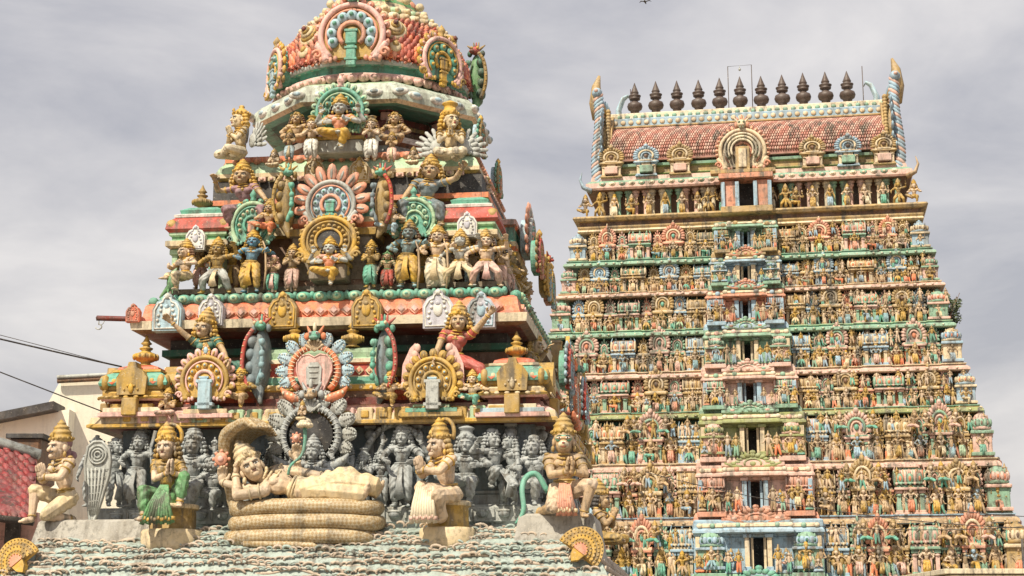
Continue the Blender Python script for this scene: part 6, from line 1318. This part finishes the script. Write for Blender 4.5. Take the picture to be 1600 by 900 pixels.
# ------------------------------------------------------------------ white building, tiled roof, cables, ground
wb = tag(empty('white_building', (0,0,0)), 'plain cream rendered building with flat parapet roof behind the left corner', 'building')
def wp_(px, py, Y): d = ray(px, py); t = Y/d.y; return CP + d*t
A, B_, C_ = wp_(95, 588, 32), wp_(330, 572, 30.5), wp_(95, 588, 32)
m = MB(); x0 = A.x; zt = A.z
a2 = wp_(96,592,32); 
def wallbox(m, p, q, zlo, zhi, th, mi):   # vertical wall between two ground points
    d = Vector((q.x-p.x, q.y-p.y, 0)).normalized(); n = Vector((-d.y, d.x, 0))*th
    v = [(p.x,p.y,zlo),(q.x,q.y,zlo),(q.x+n.x,q.y+n.y,zlo),(p.x+n.x,p.y+n.y,zlo)]; v += [(a,b,zhi if k in (0,3) else (zhi if not isinstance(zhi, tuple) else zhi[1])) for k, (a,b,c) in enumerate(v)] if not isinstance(zhi, tuple) else [(a,b,zhi[0] if k in (0,3) else zhi[1]) for k, (a,b,c) in enumerate(v)]
    m.add(v, [(0,3,2,1),(4,5,6,7),(0,1,5,4),(1,2,6,5),(2,3,7,6),(3,0,4,7)], mi, False)
a2.z = 0; q2 = wp_(330, 580, 33); zz = wp_(95,592,32).z; zq = wp_(330,580,33).z
m = MB(); wallbox(m, Vector((a2.x,32,0)), Vector((q2.x,33,0)), 0, (zz,zq), 9, 0); m.build('wall', [mat('stucco', wear=.2)], wb)
m = MB(); wallbox(m, Vector((a2.x-.06,31.9,0)), Vector((q2.x,32.9,0)), zz-.02, (zz+.08,zq+.12), 9.2, 0) if False else None
m = MB(); e1 = Vector((a2.x-.05,31.88,zz-.06)); e2 = Vector((q2.x,32.88,zq-.06)); m.tube([e1, e2], .05, 0, seg=4); m.tube([e1+Vector((0,-.03,.07)), e2+Vector((0,-.03,.07))], .04, 1, seg=4); m.build('parapet_edge', M(['brown','lgrey']), wb)
l0 = wp_(-260, 700, 31.5); l1 = wp_(90, 630, 31.5)
m = MB(); wallbox(m, Vector((l0.x,31.5,0)), Vector((a2.x+.3,31.6,0)), 0, (l0.z-.1,l1.z-.1), 6, 0); m.build('lower_wall', [mat('stucco', wear=.2)], wb)
m = MB(); wallbox(m, Vector((l0.x,31.2,0)), Vector((l1.x+.05,31.2,0)), 0, (0,0), 6, 0) if False else None
v0, v1 = Vector((l0.x,31.3,l0.z)), Vector((l1.x,31.3,l1.z)); m.add([(v0.x,31.2,v0.z-.16),(v1.x,31.2,v1.z-.16),(v1.x,31.2,v1.z),(v0.x,31.2,v0.z),(v0.x,37.5,v0.z-.16),(v1.x,37.5,v1.z-.16),(v1.x,37.5,v1.z),(v0.x,37.5,v0.z)], [(0,1,2,3),(5,4,7,6),(3,2,6,7),(1,5,6,2),(4,0,3,7),(0,4,5,1)], 0, False); m.build('lower_roof', M(['dark']), wb)
rt = tag(empty('tiled_house', (0,0,0)), 'house with red tiled roof and grey gutter at the left edge', 'house')
Yh = 25
def tiled(pa, pb, pc, pd, Ya, Yb, nm):
    """roof slope: pa-pb ridge (px), pd-pc eave"""
    a, b, c, d = wp_(*pa, Yb), wp_(*pb, Yb), wp_(*pc, Ya), wp_(*pd, Ya); n = (b-a).cross(d-a).normalized(); n = n if n.z > 0 else -n
    m = MB(); th = n*.08; vs_ = [a,b,c,d]; m.add([v-th for v in vs_]+[v for v in vs_], [(0,1,2,3),(4,7,6,5),(0,4,5,1),(1,5,6,2),(2,6,7,3),(3,7,4,0)], 0, False); m.build(nm, M(['rtile2']), rt)
    m = MB(); nr = int((d-a).length/.20); nc = int((b-a).length/.17)
    for i in range(nr):
        for j in range(nc):
            s_, t = (j+.5*(i % 2))/nc, (i+.5)/nr; p_ = (a*(1-s_)+b*s_)*(1-t)+(d*(1-s_)+c*s_)*t+n*.02; dn = (d-a).normalized(); rr = (b-a).normalized()
            m.ell(p_, (.075,.125,.035), (i+j) % 2, np.array([rr, dn, n]).T, (6,4))
    m.build('roof_tiles', M(['rtile','rtile2']), rt)
tiled((-330,600),(58,716),(52,812),(-330,770), 24.0, 26.2, 'roof')
tiled((-330,820),(28,862),(22,930),(-330,930), 22.5, 24.2, 'lower_roof')
m = MB(); p1, p2 = wp_(-330,597,26.2), wp_(62,716,26.2); m.tube([p1+Vector((0,-.02,.04)), p2+Vector((0,-.02,.04))], .10, 0, seg=4); p3 = wp_(52,816,24); p4 = wp_(-330,774,24); m.tube([p4,p3], .06, 1, seg=6); m.build('gutter', M(['lgrey','dark']), rt)
m = MB(); g1, g2 = wp_(-330,800,25.3), wp_(56,806,25.3); wallbox(m, Vector((g1.x,25.3,0)), Vector((g2.x,25.4,0)), 0, (wp_(20,800,25.3).z,)*2, 5, 0); m.build('wall', M(['pink']), rt)
m = MB()
for px in (-40, 20):
    p_ = wp_(px, 830, 25.25); m.box((p_.x, 25.25, p_.z-.1), (.22,.10,.9), 0)
m.build('window', M(['dark']), rt)
m = MB(); p_ = wp_(44, 690, 27); m.box((p_.x+.1, 27, p_.z-.35), (.5,1.0,.75), 0); m.box((p_.x+.1,27,p_.z+.03),(.62,1.1,.08),1); m.build('chimney', M(['brown','dark']), rt)
lg = tag(empty('white_ledge', (0,0,0)), 'cream moulded roof ledge in the bottom right corner', 'building'); m = MB(); p1, p2 = wp_(1476, 889, 45), wp_(1720, 884, 45)
m.box(((p1.x+p2.x)/2, 48, p1.z-.06), (p2.x-p1.x, 6, .14), 0); m.box(((p1.x+p2.x)/2+.1, 48.05, p1.z-.22), (p2.x-p1.x-.1, 6, .14), 1); m.build('roof_slab', M(['pcream','cream']), lg)
m = MB(); m.box(((p1.x+p2.x)/2+.2, 48.2, (p1.z-.3)/2), (p2.x-p1.x-.3, 6, p1.z-.3), 0); m.build('wall', M(['stucco']), lg)
m = MB(); p_ = wp_(1597, 842, 50); m.tube([(p_.x, 50, 0), (p_.x,50,p_.z)], .045, 0, seg=8); m.build('pipe', M(['dark']), lg)
def cable(label, a, b, Ya, Yb, sag, r_=.012):
    p0, p1 = wp_(*a, Ya), wp_(*b, Yb); pts = [p0.lerp(p1, t)-Vector((0,0,sag*4*t*(1-t))) for t in np.linspace(0,1,16)]; m = MB(); m.tube(pts, r_, 0, seg=6)
    o = m.build('cable', M(['dark'])); tag(o, label, 'cable')
cable('thick black cable running down to the left corner pavilion', (-900,300), (190,573), 16, 20.3, .05, .011)
cable('thin grey cable just above the thick one at upper left', (-900,320), (196,575), 24, 25, -.1, .006)
cable('lower black cable crossing in front of the cream building', (-900,215), (160,643), 17, 20.0, .04, .008)
cable('black cable across the lower right of the gate tower', (1010,738), (1720,826), 52, 52, .5, .014)
cable('short thin cable at the right edge above the thicker one', (1480,796), (1720,808), 52, 52, .1, .014)
cable('thin cable across the bottom right of the gate tower', (1280,822), (1720,812), 50, 50, .2, .012)
m = MB(); b0 = wp_(1008, 3, 60); m.ell((0,0,0),(.11,.04,.03)); m.ell((-.11,0,.01),(.04,.03,.025))
for s_ in (-1,1): m.tube([(0,0,.01),(.03,s_*.16,.06),(.06,s_*.24,.01)], [.05,.045,.01], 0, seg=6, flat=.3)
m.cap((.08,0,0),(.18,0,0),.03,.02); o = m.build('bird', M(['dark'])); o.location = b0; o.rotation_euler = (0,0,R(75)); tag(o, 'small dark bird flying at the top edge of the sky', 'bird')
m = MB(); m.add([(-9000,-9000,0),(9000,-9000,0),(9000,9000,0),(-9000,9000,0)], [(0,1,2,3)], 0, False); tag(m.build('ground', M(['mud'])), kind='structure')
bpy.data.scenes.remove(tmp)
